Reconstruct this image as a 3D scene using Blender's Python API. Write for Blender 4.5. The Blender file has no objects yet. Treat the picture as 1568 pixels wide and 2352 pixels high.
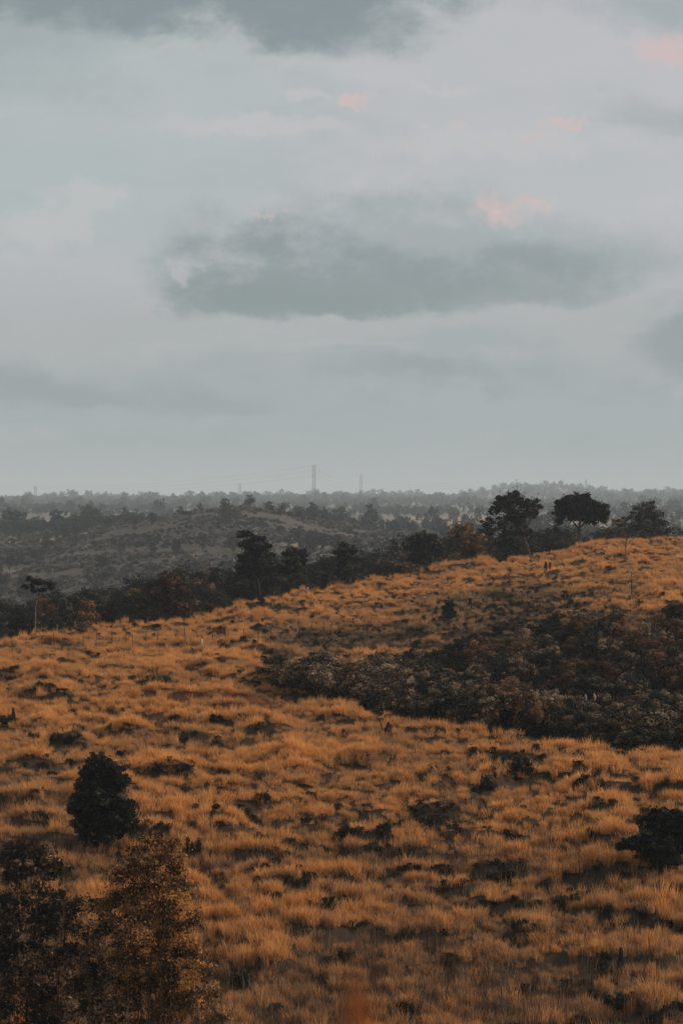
import bpy, math, random
import numpy as np
R = math.radians
PI = math.pi
# ------------------------------------------------------------------ camera, world, sun, exposure
scene = bpy.context.scene
root = scene.collection
cam_d = bpy.data.cameras.new('camera')
cam = bpy.data.objects.new('camera', cam_d)
root.objects.link(cam)
FP = 5532.0                      # focal length in 1568x2352 pixels
HX, HY = 784.0, 1140.0           # where the line of sight (+Y, level) meets the picture
cam_d.sensor_fit = 'VERTICAL'; cam_d.sensor_height = 36
cam_d.lens = FP / 2352 * 36
cam_d.clip_start = 0.05; cam_d.clip_end = 60000
cam.location = (0, 0, 0)
cam.rotation_euler = (R(90) - math.atan2(36, FP), 0, 0)
cam_d.dof.use_dof = True; cam_d.dof.focus_distance = 150; cam_d.dof.aperture_fstop = 4.0
scene.camera = cam
scene.view_settings.view_transform = 'Standard'
scene.view_settings.look = 'None'
scene.view_settings.exposure = 0.0
scene.view_settings.gamma = 1.0
cy = scene.cycles
cy.use_denoising = True
cy.max_bounces = 4; cy.diffuse_bounces = 3; cy.glossy_bounces = 1
cy.transmission_bounces = 2; cy.volume_bounces = 0; cy.transparent_max_bounces = 4
cy.sample_clamp_indirect = 4

SUN_EL, SUN_AZ = 30.0, 80.0      # azimuth clockwise from +Y
SUN_STR = 3.9
def lin(r, g, b):
    f = lambda c: c / 12.92 if c <= .04045 else ((c + .055) / 1.055) ** 2.4
    return (f(r / 255), f(g / 255), f(b / 255), 1)

class NT:
    """tiny helper for node trees"""
    def __init__(s, tree): s.t = tree; s.n = tree.nodes; s.l = tree.links
    def node(s, kind, **kw):
        n = s.n.new(kind)
        for k, v in kw.items(): setattr(n, k, v)
        return n
    def put(s, sock, v):
        if v is None: return
        if hasattr(v, 'is_output'): s.l.new(v, sock)
        else: sock.default_value = v
    def m(s, op, a, b=None, c=None, clamp=False):
        n = s.node('ShaderNodeMath', operation=op, use_clamp=clamp)
        s.put(n.inputs[0], a); s.put(n.inputs[1], b); s.put(n.inputs[2], c)
        return n.outputs[0]
    def mix(s, f, a, b, mode='MIX'):
        n = s.node('ShaderNodeMix', data_type='RGBA', blend_type=mode)
        s.put(n.inputs[0], f); s.put(n.inputs[6], a); s.put(n.inputs[7], b)
        return n.outputs[2]
    def xyz(s, x, y, z):
        n = s.node('ShaderNodeCombineXYZ'); s.put(n.inputs[0], x); s.put(n.inputs[1], y); s.put(n.inputs[2], z)
        return n.outputs[0]
    def noise(s, vec, scale, detail=4, rough=.5, dist=0.0):
        n = s.node('ShaderNodeTexNoise'); s.put(n.inputs['Vector'], vec)
        n.inputs['Scale'].default_value = scale; n.inputs['Detail'].default_value = detail
        n.inputs['Roughness'].default_value = rough; n.inputs['Distortion'].default_value = dist
        return n.outputs['Fac']
    def ss(s, v, lo, hi, a=0.0, b=1.0):
        n = s.node('ShaderNodeMapRange', interpolation_type='SMOOTHSTEP')
        s.put(n.inputs[0], v); n.inputs[1].default_value = lo; n.inputs[2].default_value = hi
        n.inputs[3].default_value = a; n.inputs[4].default_value = b
        return n.outputs[0]
    def ramp(s, f, stops):
        n = s.node('ShaderNodeValToRGB'); s.put(n.inputs[0], f)
        e = n.color_ramp.elements
        while len(e) > 1: e.remove(e[-1])
        e[0].position = stops[0][0]; e[0].color = stops[0][1]
        for p, c in stops[1:]:
            q = e.new(p); q.color = c
        return n.outputs[0]
    def attr(s, name, kind='GEOMETRY'):
        return s.node('ShaderNodeAttribute', attribute_name=name, attribute_type=kind)

def make_world():
    w = bpy.data.worlds.new('World'); scene.world = w; w.use_nodes = True
    w.node_tree.nodes.clear(); T = NT(w.node_tree)
    g = T.node('ShaderNodeTexCoord').outputs['Generated']
    sp = T.node('ShaderNodeSeparateXYZ'); T.put(sp.inputs[0], g)
    yy = T.m('MAXIMUM', sp.outputs[1], 0.12)
    U = T.m('ADD', T.m('MULTIPLY', T.m('DIVIDE', sp.outputs[0], yy), 5.532), .784)
    V = T.m('SUBTRACT', 1.140, T.m('MULTIPLY', T.m('DIVIDE', sp.outputs[2], yy), 5.532))
    # warped coordinates (cloud edges)
    P = T.xyz(T.m('MULTIPLY', U, .55), V, 0.0)
    w1 = T.m('SUBTRACT', T.noise(P, 5.5, 6, .58), .5)
    w2 = T.m('SUBTRACT', T.noise(T.xyz(T.m('MULTIPLY', U, .45), V, 7.3), 4.0, 5, .52), .5)
    Uw = T.m('ADD', U, T.m('MULTIPLY', w1, .42)); Vw = T.m('ADD', V, T.m('MULTIPLY', T.m('ADD', w2, T.m('MULTIPLY', w1, .7)), .26))
    w3 = T.m('SUBTRACT', T.noise(T.xyz(T.m('MULTIPLY', U, .7), V, 4.4), 9.0, 7, .62), .5)
    def blob(cu, cv, ru, rv, lo=0.0, hi=.6, u=None, v=None, flat=None):
        dv = T.m('SUBTRACT', v or Vw, cv)
        a = T.m('DIVIDE', T.m('SUBTRACT', u or Uw, cu), ru); b = T.m('DIVIDE', dv, rv)
        if flat:   # flatter base: below the centre the cloud ends sooner
            below = T.m('GREATER_THAN', dv, 0.0)
            b = T.m('MULTIPLY', b, T.m('ADD', 1.0, T.m('MULTIPLY', below, flat - 1)))
        rr = T.m('SQRT', T.m('ADD', T.m('MULTIPLY', a, a), T.m('MULTIPLY', b, b)))
        return T.ss(T.m('ADD', T.m('SUBTRACT', 1.0, rr), T.m('MULTIPLY', w3, 1.25)), lo, hi)
    teal, mauve = lin(178, 187, 187), lin(193, 192, 196)
    # slow mix of the two casts
    big = T.noise(T.xyz(T.m('MULTIPLY', U, .5), V, 3.1), 2.6, 5, .55)
    left = T.ss(U, 0.1, 1.0)
    fa = T.m('ADD', T.m('MULTIPLY', left, .75), T.m('MULTIPLY', T.m('SUBTRACT', big, .5), 2.2), clamp=True)
    fb = T.m('MAXIMUM', fa, blob(.12, .70, .5, .2, 0, .8))
    col = T.mix(fb, teal, mauve)
    # lower sky
    low = T.mix(T.m('MULTIPLY', T.m('SUBTRACT', big, .2), 1.0, clamp=True), lin(170, 175, 177), lin(178, 178, 181))
    col = T.mix(T.ss(V, .45, .80), col, low)
    col = T.mix(T.ss(V, .78, 1.0), col, lin(161, 170, 174))
    wisps = T.noise(T.xyz(T.m('MULTIPLY', Uw, .35), T.m('MULTIPLY', Vw, 1.6), 1.7), 6, 7, .62)
    col = T.mix(T.m('MULTIPLY', T.ss(wisps, .52, .72), .22), col, lin(200, 200, 202))
    col = T.mix(T.m('MULTIPLY', T.ss(T.noise(T.xyz(T.m('MULTIPLY', Uw, .4), Vw, 9.1), 4.2, 6, .6), .54, .74), .30), col, lin(158, 168, 168))
    # darker cloud banks
    dark, mid = lin(134, 146, 149), lin(159, 168, 171)
    for (c, k, args) in [
        (mid, .85, (.95, .56, .56, .15, 0, .7)), (mid, .8, (1.40, .60, .34, .13, 0, .9)),
        (mid, .6, (.46, .60, .16, .12, 0, .8)),
        (dark, .9, (.74, .655, .46, .15, 0, .55)), (dark, .9, (.66, .69, .34, .09, 0, .6)), (dark, .7, (1.14, .675, .40, .10, 0, .7)),
        (dark, .6, (1.24, .605, .26, .075, 0, .9)),
        (mid, .8, (.32, .89, .66, .11, 0, .8)), (dark, .55, (.15, .89, .42, .075, 0, .8)), (dark, .45, (.48, .915, .25, .06, 0, .8)), (mid, .7, (1.1, .81, .26, .06, 0, .8)), (mid, .8, (1.05, .90, .6, .09, 0, .8)), (dark, .4, (1.0, .895, .35, .05, 0, .8)),
        (dark, .7, (1.60, .80, .20, .13, 0, .7)), (mid, .8, (.05, .10, .40, .17, 0, 1.0)), (mid, .5, (.5, 1.02, 1.2, .08, 0, 1)),
        (dark, 1.0, (.42, -.05, .78, .17, 0, .6)), (dark, .7, (.30, -.04, .60, .14, 0, .8)), (dark, .55, (.62, -.02, .45, .12, 0, .9)), (dark, .6, (.80, .04, .28, .10, 0, .9)), (mid, .8, (1.5, .0, .40, .10, 0, 1.0)), (dark, .35, (1.52, .25, .18, .08, 0, 1.0))]:
        fl = 1.6 if args[1] > .6 else 1.0
        col = T.mix(T.m('MULTIPLY', blob(*args, flat=fl), k), col, c)
    band = T.noise(T.xyz(T.m('MULTIPLY', Uw, .55), T.m('MULTIPLY', Vw, 2.2), 6.6), 4.5, 7, .6)
    bm = T.m('MULTIPLY', T.ss(band, .50, .66), T.m('MULTIPLY', T.ss(V, .70, .85), T.ss(V, 1.10, .98)))
    col = T.mix(T.m('MULTIPLY', bm, .45), col, lin(146, 157, 161))
    # pale and pink lit tops
    U2 = T.m('ADD', U, T.m('MULTIPLY', T.m('SUBTRACT', T.noise(T.xyz(U, V, 2.2), 12, 5, .65), .5), .22)); V2 = T.m('ADD', V, T.m('MULTIPLY', T.m('SUBTRACT', T.noise(T.xyz(U, V, 5.0), 14, 5, .65), .5), .12))
    pink, pale = lin(211, 189, 187), lin(198, 196, 197)
    for (c, k, args) in [
        (pale, .55, (.21, .45, .15, .05)), (pale, .5, (.12, .52, .14, .06)), (pale, .6, (.60, .29, .30, .03)), (pale, .5, (1.15, .33, .45, .05)),
        (pale, .6, (.69, .215, .06, .02)), (pale, .6, (1.02, .215, .11, .02)), (pale, .5, (.43, .62, .05, .05)),
        (pink, .95, (1.145, .485, .085, .060, 0, .9)), (pink, .85, (1.215, .465, .05, .035, 0, .9)), (pink, .9, (1.54, .12, .15, .06, 0, .9)),
        (pink, .75, (.81, .232, .05, .014)), (pink, .75, (1.30, .282, .07, .017)), (pink, .5, (1.07, .292, .05, .015)), (pink, .45, (1.22, .315, .07, .012)), (pink, .4, (.61, .485, .04, .012))]:
        col = T.mix(T.m('MULTIPLY', blob(*args, u=U2, v=V2), k), col, c)
    sky = T.node('ShaderNodeTexSky', sky_type='NISHITA'); sky.sun_disc = False
    sky.sun_elevation = R(SUN_EL); sky.sun_rotation = R(SUN_AZ)
    n = T.node('ShaderNodeVectorMath', operation='SCALE'); T.put(n.inputs[0], sky.outputs[0]); n.inputs['Scale'].default_value = 0.10
    col = T.mix(.06, col, n.outputs[0])
    n2 = T.node('ShaderNodeVectorMath', operation='SCALE'); T.put(n2.inputs[0], col); n2.inputs['Scale'].default_value = 10.0
    bg = T.node('ShaderNodeBackground'); T.put(bg.inputs[0], n2.outputs[0]); bg.inputs[1].default_value = 0.1
    T.put(T.node('ShaderNodeOutputWorld').inputs[0], bg.outputs[0])
make_world()
sd = bpy.data.lights.new('sun', 'SUN'); sd.energy = SUN_STR; sd.angle = R(6); sd.color = (1.0, .86, .70)
so = bpy.data.objects.new('sun', sd); root.objects.link(so)
so.rotation_euler = (R(90 - SUN_EL), 0, R(180 - SUN_AZ))
so.location = (60, 100, 80)

# ------------------------------------------------------------------ numeric helpers
rg = np.random.default_rng(7)
_perm = {}
def vnoise(x, y, seed=0):
    """value-gradient noise, roughly -1..1"""
    if seed not in _perm:
        r = np.random.default_rng(seed + 100)
        a = r.random((256, 256)) * 2 * PI
        _perm[seed] = (np.cos(a), np.sin(a))
    gx, gy = _perm[seed]
    xi, yi = np.floor(x).astype(int), np.floor(y).astype(int)
    xf, yf = x - xi, y - yi
    s = lambda t: t * t * t * (t * (t * 6 - 15) + 10)
    u, v = s(xf), s(yf)
    def g(i, j):
        a, b = (xi + i) & 255, (yi + j) & 255
        return gx[a, b] * (xf - i) + gy[a, b] * (yf - j)
    n0 = g(0, 0) * (1 - u) + g(1, 0) * u
    n1 = g(0, 1) * (1 - u) + g(1, 1) * u
    return (n0 * (1 - v) + n1 * v) * 1.5
def fbm(x, y, wl, octs=3, seed=0, rough=.5):
    t, a, f, n = 0, 1, 1.0 / wl, 0
    for o in range(octs):
        t = t + a * vnoise(x * f + 13.7 * o, y * f + 5.1 * o, seed + o); n += a; a *= rough; f *= 2.03
    return t / n

# terrain: rows of stations going away from the camera; each gives distance and height against azimuth (px)
def row(*items): # items: (px, d, py) or (px, d, None, z)
    px, d, z = [], [], []
    for it in items:
        px.append(it[0]); d.append(it[1])
        z.append(it[3] if len(it) > 3 else -(it[2] - HY) / FP * it[1])
    return np.array(px, float), np.array(d, float), np.array(z, float)
A = None
ROWS = [
 row((0, .2, A, -1.7)), row((0, 4, A, -2.3)), row((0, 12, A, -5.5)), row((0, 30, A, -11)), row((0, 55, A, -15.6)),
 row((0, 73, 2352)),
 row((0, 86, 2020), (1568, 86, 2040)),
 row((0, 104, 1765), (800, 104, 1770), (1568, 100, 1800)),
 row((0, 128, 1600), (600, 124, 1590), (800, 120, 1625), (1200, 112, 1685), (1568, 108, 1715)),
 row((0, 145, 1525), (560, 150, 1500), (700, 145, A, -10.4), (850, 140, A, -11.6), (1200, 140, A, -13), (1568, 135, A, -13.5)),
 row((0, 155, 1497), (560, 168, 1460), (700, 172, 1452), (900, 176, 1450), (1200, 178, 1420), (1350, 170, 1405), (1568, 165, 1395)),
 row((0, 168, 1470), (140, 172, 1452), (280, 182, 1434), (430, 190, 1426), (560, 200, 1385), (700, 215, 1352), (900, 235, 1318), (1050, 248, 1290), (1200, 258, 1277), (1350, 268, 1248), (1440, 275, 1235), (1568, 280, 1236)),
 row((0, 205, A, -14.5), (560, 235, A, -13), (900, 270, A, -12), (1200, 295, A, -11), (1568, 325, A, -9)),
 row((0, 340, A, -24), (1000, 360, A, -22), (1568, 420, A, -17)),
 row((0, 450, A, -28), (1568, 500, A, -20)),
 row((0, 600, A, -27), (300, 600, 1352), (560, 600, 1342), (850, 600, 1335), (1200, 620, A, -22)),
 row((0, 750, 1292), (300, 750, 1262), (560, 750, 1238), (850, 750, 1262), (1100, 760, A, -18), (1568, 760, A, -20)),
 row((0, 900, 1235), (150, 900, 1228), (300, 900, 1195), (430, 900, 1168), (560, 900, 1157), (640, 900, 1168), (700, 900, 1190), (850, 900, 1216), (1000, 910, 1238), (1568, 920, A, -19)),
 row((0, 1200, 1215), (300, 1200, A, -15), (560, 1200, A, -15), (850, 1200, A, -17), (1568, 1200, A, -18)),
 row((0, 1800, 1186), (150, 1800, 1183), (300, 1800, 1190), (800, 1800, 1188), (1568, 1800, 1190)),
 row((0, 2800, 1168), (800, 2800, 1167), (1568, 2800, 1172)),
 row((0, 4200, 1153), (720, 4200, 1147), (1100, 4200, 1147), (1180, 4200, 1146), (1280, 4200, 1144), (1400, 4200, 1146), (1568, 4200, 1148)),
 row((0, 5500, 1151), (720, 5500, 1147), (1080, 5500, 1143), (1130, 5500, 1132), (1180, 5500, 1121), (1280, 5500, 1120), (1360, 5500, 1127), (1430, 5500, 1138), (1500, 5500, 1137), (1568, 5500, 1134), (1700, 5500, 1130)),
 row((0, 8000, A, -15)), row((0, 15000, A, -40)),
]
def profile(x, y):
    d = np.hypot(x, y)
    az = np.abs(np.arctan2(x, y)); sgn = np.sign(x)
    px = HX + sgn * FP * np.tan(np.minimum(az, R(40)))
    D = np.stack([np.interp(px, r[0], r[1]) for r in ROWS]); Z = np.stack([np.interp(px, r[0], r[2]) for r in ROWS])
    return px, d, D, Z
def evalprof(d, D, Z):
    k = np.zeros(d.shape, int)
    for i in range(1, len(ROWS) - 1): k = np.where(d >= D[i], i, k)
    j = np.arange(len(d)); d0, d1 = D[k, j], D[k + 1, j]
    t = np.clip((d - d0) / (d1 - d0), 0, 1)
    return Z[k, j] * (1 - t) + Z[k + 1, j] * t, k + t
def Hs(x, y):
    """height and station number"""
    x = np.atleast_1d(np.asarray(x, float)); y = np.atleast_1d(np.asarray(y, float))
    px, d, D, Z = profile(x, y)
    z = 0
    for f in (.955, .97, .985, 1, 1.015, 1.03, 1.045):
        zz, kk = evalprof(d * f, D, Z); z = z + zz / 7
        if f == 1: s = kk
    return z, s, px, d
def smooth01(t): t = np.clip(t, 0, 1); return t * t * (3 - 2 * t)
def terr(x, y):
    """terracettes trodden along the slope: (height, how much of a riser this spot is)"""
    ph = (y + 2.2 * vnoise(x / 6.5, y / 5.0, 91) + 5 * vnoise(x / 19, y / 15, 92) + .5 * vnoise(x / 1.7, y / 1.5, 97)) / 2.5
    f = ph - np.floor(ph); row_ = np.floor(ph)
    am = smooth01((vnoise(x / 3.1 + row_ * 7.31, row_ * 3.17 + .5, 93) + .25) / .55)
    up = smooth01(f / .30); dn = smooth01((f - .38) / .62)
    return am * (up - dn), am * smooth01(f / .10) * smooth01((.42 - f) / .16)
def hum(x, y):
    """tussock mounds of the meadow: about -1..1"""
    wx = x + 1.2 * vnoise(x / 5, y / 5, 95); wy = y + 1.2 * vnoise(x / 5 + 9, y / 5, 96)
    b1 = np.abs(vnoise(wx / 4.2, wy / 2.4, 3)); b2 = np.abs(vnoise(wx / 1.9, wy / 1.35, 5))
    return .85 * np.sqrt(b1 + .01) + .70 * np.sqrt(b2 + .01) - 1.1 + .35 * fbm(x, y, 8, 2, 11) + .55 * terr(x, y)[0]
def height(x, y):
    z, s, px, d = Hs(x, y)
    x = np.atleast_1d(x); y = np.atleast_1d(y)
    near = smooth01((d - 40) / 25) * smooth01((330 - d) / 60)
    z = z + near * (.70 * hum(x, y) + .35 * fbm(x, y, 21, 2, 21))
    far = smooth01((d - 400) / 200)
    amp = np.interp(d, [400, 650, 900, 2500, 5500, 15000], [0, 3.5, 3.0, 6, 6, 0])
    z = z + far * amp * (fbm(x, y, 90, 3, 31) * .5 + fbm(x, y, 420, 2, 35) * .5)
    return z
def ray_hit(px, py, dmin=60, dmax=400):
    """ground point seen at a picture position, at or beyond dmin"""
    d = np.arange(dmin, dmax, .25)
    x = (px - HX) / FP * d
    z = height(x, d)
    pp = HY - z / d * FP
    ok = np.where(pp <= py)[0]
    i = ok[0] if len(ok) else int(np.argmin(pp))
    return float(x[i]), float(d[i]), float(z[i])
def ground(x, y): return float(height(np.array([x]), np.array([y]))[0])
def proj(x, y, z): return HX + x / y * FP, HY - z / y * FP

# ------------------------------------------------------------------ mesh helpers
def mesh_from(name, verts, faces_flat, nper, mats, attrs=None, mat_idx=None, smooth=False):
    """verts (N,3); faces_flat int array; nper = verts per face (const) or array"""
    me = bpy.data.meshes.new(name)
    verts = np.asarray(verts, np.float32); faces_flat = np.asarray(faces_flat, np.int32).ravel()
    me.vertices.add(len(verts)); me.vertices.foreach_set('co', verts.ravel())
    nf = len(faces_flat) // nper if isinstance(nper, int) else len(nper)
    tot = np.full(nf, nper, np.int32) if isinstance(nper, int) else np.asarray(nper, np.int32)
    st = np.concatenate([[0], np.cumsum(tot)[:-1]]).astype(np.int32)
    me.loops.add(len(faces_flat)); me.loops.foreach_set('vertex_index', faces_flat)
    me.polygons.add(nf); me.polygons.foreach_set('loop_start', st); me.polygons.foreach_set('loop_total', tot)
    if mat_idx is not None: me.polygons.foreach_set('material_index', np.asarray(mat_idx, np.int32))
    me.polygons.foreach_set('use_smooth', np.full(nf, smooth))
    for m in mats: me.materials.append(m)
    for (an, dom, typ, arr) in (attrs or []):
        a = me.attributes.new(an, typ, dom)
        a.data.foreach_set('color' if typ == 'FLOAT_COLOR' else ('vector' if typ == 'FLOAT_VECTOR' else 'value'), np.asarray(arr).ravel())
    me.update(); me.validate()
    return me
def link(name, data, parent=None, loc=None):
    o = bpy.data.objects.new(name, data); root.objects.link(o)
    if parent: o.parent = parent
    if loc is not None: o.location = loc
    return o
def tag(o, label=None, cat=None, group=None, kind=None):
    if label: o['label'] = label
    if cat: o['category'] = cat
    if group: o['group'] = group
    if kind: o['kind'] = kind
    return o
def thing(name, label, cat, loc, group=None, rz=0):
    o = link(name, None, loc=loc); o.rotation_euler = (0, 0, rz)
    return tag(o, label, cat, group)
class MB:
    """collects tubes, boxes and polygons into one mesh"""
    def __init__(s): s.v = []; s.f = []; s.n = 0
    def add(s, v, f):
        s.v += [tuple(p) for p in v]; s.f += [tuple(i + s.n for i in q) for q in f]; s.n = len(s.v)
    def tube(s, pts, rad, k=6, cap=True):
        pts = [np.array(p, float) for p in pts]; n = len(pts)
        if not hasattr(rad, '__len__'): rad = [rad] * n
        v, f = [], []
        for i, p in enumerate(pts):
            t = pts[min(i + 1, n - 1)] - pts[max(i - 1, 0)]; t /= (np.linalg.norm(t) + 1e-9)
            a = np.cross(t, (0, 1, 0) if abs(t[1]) < .9 else (1, 0, 0)); a /= np.linalg.norm(a); b = np.cross(t, a)
            for j in range(k):
                c = 2 * PI * j / k
                v.append(p + rad[i] * (math.cos(c) * a + math.sin(c) * b))
        for i in range(n - 1):
            for j in range(k):
                j2 = (j + 1) % k
                f.append((i * k + j, i * k + j2, (i + 1) * k + j2, (i + 1) * k + j))
        if cap: f.append(tuple(range(k))[::-1]); f.append(tuple((n - 1) * k + j for j in range(k)))
        s.add(v, f)
    def box(s, x0, x1, y0, y1, z0, z1):
        v = [(x, y, z) for z in (z0, z1) for y in (y0, y1) for x in (x0, x1)]
        s.add(v, [(0, 2, 3, 1), (4, 5, 7, 6), (0, 1, 5, 4), (2, 6, 7, 3), (0, 4, 6, 2), (1, 3, 7, 5)])
    def mesh(s, name, mat, smooth=False):
        me = bpy.data.meshes.new(name); me.from_pydata([tuple(map(float, p)) for p in s.v], [], s.f)
        me.materials.append(mat); me.polygons.foreach_set('use_smooth', [smooth] * len(me.polygons)); me.update()
        return me
    def build(s, name, mat, parent=None, smooth=False): return link(name, s.mesh(name, mat, smooth), parent)

# ------------------------------------------------------------------ materials
def newmat(name):
    m = bpy.data.materials.new(name); m.use_nodes = True; m.node_tree.nodes.clear()
    return m, NT(m.node_tree)
def finish(T, color, rough=.9, trans=0.0, bump=None):
    d = T.node('ShaderNodeBsdfDiffuse'); T.put(d.inputs[0], color)
    if bump is not None:
        b = T.node('ShaderNodeBump'); b.inputs['Strength'].default_value = .6; b.inputs['Distance'].default_value = .05
        T.put(b.inputs['Height'], bump); T.l.new(b.outputs[0], d.inputs['Normal'])
    out = d.outputs[0]
    if trans > 0:
        t = T.node('ShaderNodeBsdfTranslucent'); T.put(t.inputs[0], color)
        mx = T.node('ShaderNodeMixShader'); mx.inputs[0].default_value = trans
        T.l.new(out, mx.inputs[1]); T.l.new(t.outputs[0], mx.inputs[2]); out = mx.outputs[0]
    T.put(T.node('ShaderNodeOutputMaterial').inputs[0], out)
def leaf_mat(name, stops, trans=.2, objvar=.35, inst=False, gloss=.0):
    """leaf colour runs along a ramp by the leaf's own tone and the plant's tone"""
    m, T = newmat(name)
    tone = T.attr('tone').outputs['Fac']
    if inst: ov = T.attr('ptone', 'INSTANCER').outputs['Fac']
    else:
        ov = T.node('ShaderNodeObjectInfo').outputs['Random']
    f = T.m('ADD', T.m('MULTIPLY', tone, 1 - objvar), T.m('MULTIPLY', ov, objvar), clamp=True)
    col = T.ramp(f, stops)
    d = T.node('ShaderNodeBsdfDiffuse'); T.put(d.inputs[0], col)
    t = T.node('ShaderNodeBsdfTranslucent'); T.put(t.inputs[0], col)
    mx = T.node('ShaderNodeMixShader'); mx.inputs[0].default_value = trans
    T.l.new(d.outputs[0], mx.inputs[1]); T.l.new(t.outputs[0], mx.inputs[2]); out = mx.outputs[0]
    if gloss > 0:
        g = T.node('ShaderNodeBsdfGlossy'); g.inputs['Roughness'].default_value = .45; g.inputs[0].default_value = (1, 1, 1, 1)
        m2 = T.node('ShaderNodeMixShader'); m2.inputs[0].default_value = gloss
        T.l.new(out, m2.inputs[1]); T.l.new(g.outputs[0], m2.inputs[2]); out = m2.outputs[0]
    T.put(T.node('ShaderNodeOutputMaterial').inputs[0], out)
    return m
def c4(r, g, b): return (r, g, b, 1)
M = {}
M['dark_leaf'] = leaf_mat('dark_leaf', [(0, c4(.016, .018, .016)), (.5, c4(.030, .032, .028)), (.75, c4(.060, .056, .046)), (1, c4(.19, .15, .10))], .12, .15)
M['thicket_leaf'] = leaf_mat('thicket_leaf', [(0, c4(.018, .019, .017)), (.42, c4(.038, .035, .030)), (.58, c4(.12, .092, .066)), (.78, c4(.28, .185, .115)), (1, c4(.46, .30, .18))], .15, .30)
M['rust_leaf'] = leaf_mat('rust_leaf', [(0, c4(.025, .021, .017)), (.4, c4(.075, .046, .032)), (.7, c4(.20, .10, .055)), (1, c4(.36, .19, .095))], .2, .25)
M['drooping_leaf'] = leaf_mat('drooping_leaf', [(0, c4(.016, .017, .016)), (.45, c4(.040, .036, .030)), (.62, c4(.14, .09, .058)), (.82, c4(.30, .155, .08)), (1, c4(.38, .24, .15))], .2, .0)
M['gold_leaf'] = leaf_mat('gold_leaf', [(0, c4(.025, .020, .014)), (.30, c4(.075, .044, .026)), (.56, c4(.22, .11, .05)), (.8, c4(.55, .26, .085)), (1, c4(.66, .33, .11))], .4, .0)
M['grey_leaf'] = leaf_mat('grey_leaf', [(0, c4(.025, .026, .024)), (.5, c4(.06, .055, .048)), (1, c4(.16, .135, .11))], .2, .0)
M['hill_leaf'] = leaf_mat('hill_leaf', [(0, c4(.016, .018, .017)), (.5, c4(.032, .032, .029)), (.8, c4(.085, .077, .068)), (1, c4(.16, .14, .12))], .15, .35)
M['wood_leaf'] = leaf_mat('wood_leaf', [(0, c4(.020, .024, .023)), (.5, c4(.036, .040, .036)), (1, c4(.08, .078, .068))], .1, .5, inst=True)
M['scrub_leaf'] = leaf_mat('scrub_leaf', [(0, c4(.018, .020, .019)), (.35, c4(.045, .042, .038)), (.58, c4(.15, .132, .115)), (1, c4(.42, .36, .31))], .15, .65, inst=True)
M['weed_leaf'] = leaf_mat('weed_leaf', [(0, c4(.014, .015, .012)), (.6, c4(.032, .031, .024)), (1, c4(.09, .065, .038))], .1, .4, inst=True)
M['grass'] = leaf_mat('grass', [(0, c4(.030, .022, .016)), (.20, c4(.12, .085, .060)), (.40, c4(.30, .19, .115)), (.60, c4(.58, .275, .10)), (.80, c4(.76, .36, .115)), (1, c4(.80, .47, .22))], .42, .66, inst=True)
M['stalk'] = leaf_mat('stalk', [(0, c4(.04, .025, .018)), (.6, c4(.13, .07, .04)), (1, c4(.38, .25, .17))], .1, .6, inst=True)
def plain(name, col, var=.3, scale=8, trans=0):
    m, T = newmat(name)
    g = T.node('ShaderNodeTexCoord').outputs['Object']
    n = T.noise(g, scale, 4, .6)
    dk = tuple(c * (1 - var) for c in col[:3]) + (1,); lt = tuple(min(1, c * (1 + var)) for c in col[:3]) + (1,)
    finish(T, T.mix(n, dk, lt), trans=trans, bump=n)
    return m
M['bark'] = plain('bark', (.075, .058, .046), .5, 6)
M['pale_bark'] = plain('pale_bark', (.17, .135, .11), .4, 9)
M['dark_bark'] = plain('dark_bark', (.035, .028, .024), .4, 9)
M['red_twig'] = plain('red_twig', (.16, .065, .035), .3, 9)
M['char'] = plain('charred_wood', (.018, .017, .017), .4, 9)
M['post'] = plain('weathered_post', (.085, .065, .05), .4, 12)
M['pale_post'] = plain('pale_post', (.55, .50, .45), .3, 12)
M['wire'] = plain('wire_steel', (.10, .10, .10), .1, 3)
M['steel'] = plain('galvanised_steel', (.035, .038, .04), .15, .5)
M['wall_pale'] = plain('pale_render', (.50, .48, .46), .12, .6)
M['wall_pink'] = plain('pinkish_render', (.42, .36, .33), .12, .6)
M['roof'] = plain('grey_sheet_roof', (.30, .31, .32), .15, .5)
M['white_sheet'] = plain('white_sheeting', (.8, .82, .84), .05, .5)
M['glass'] = plain('dark_glazing', (.07, .08, .09), .1, .5)
M['plume'] = plain('plume', (.40, .26, .20), .2, 12)
M['plume_grey'] = plain('grey_plume', (.25, .24, .23), .2, 12)
def ground_mat():
    m, T = newmat('ground_cover')
    a = T.attr('cover').outputs['Color']
    g = T.node('ShaderNodeTexCoord').outputs['Object']
    n1 = T.noise(g, 1.6, 6, .65); n2 = T.noise(g, .05, 6, .65)
    f = T.m('ADD', T.m('MULTIPLY', n1, .9), T.m('MULTIPLY', n2, .9))
    n = T.node('ShaderNodeVectorMath', operation='SCALE'); T.put(n.inputs[0], a); T.put(n.inputs['Scale'], f)
    finish(T, n.outputs[0], bump=n1)
    return m
M['ground'] = ground_mat()
m, T = newmat('dirt_track'); g = T.node('ShaderNodeTexCoord').outputs['Object']
finish(T, T.mix(T.noise(g, .4, 5, .7), c4(.12, .10, .08), c4(.38, .30, .24))); M['track'] = m

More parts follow.
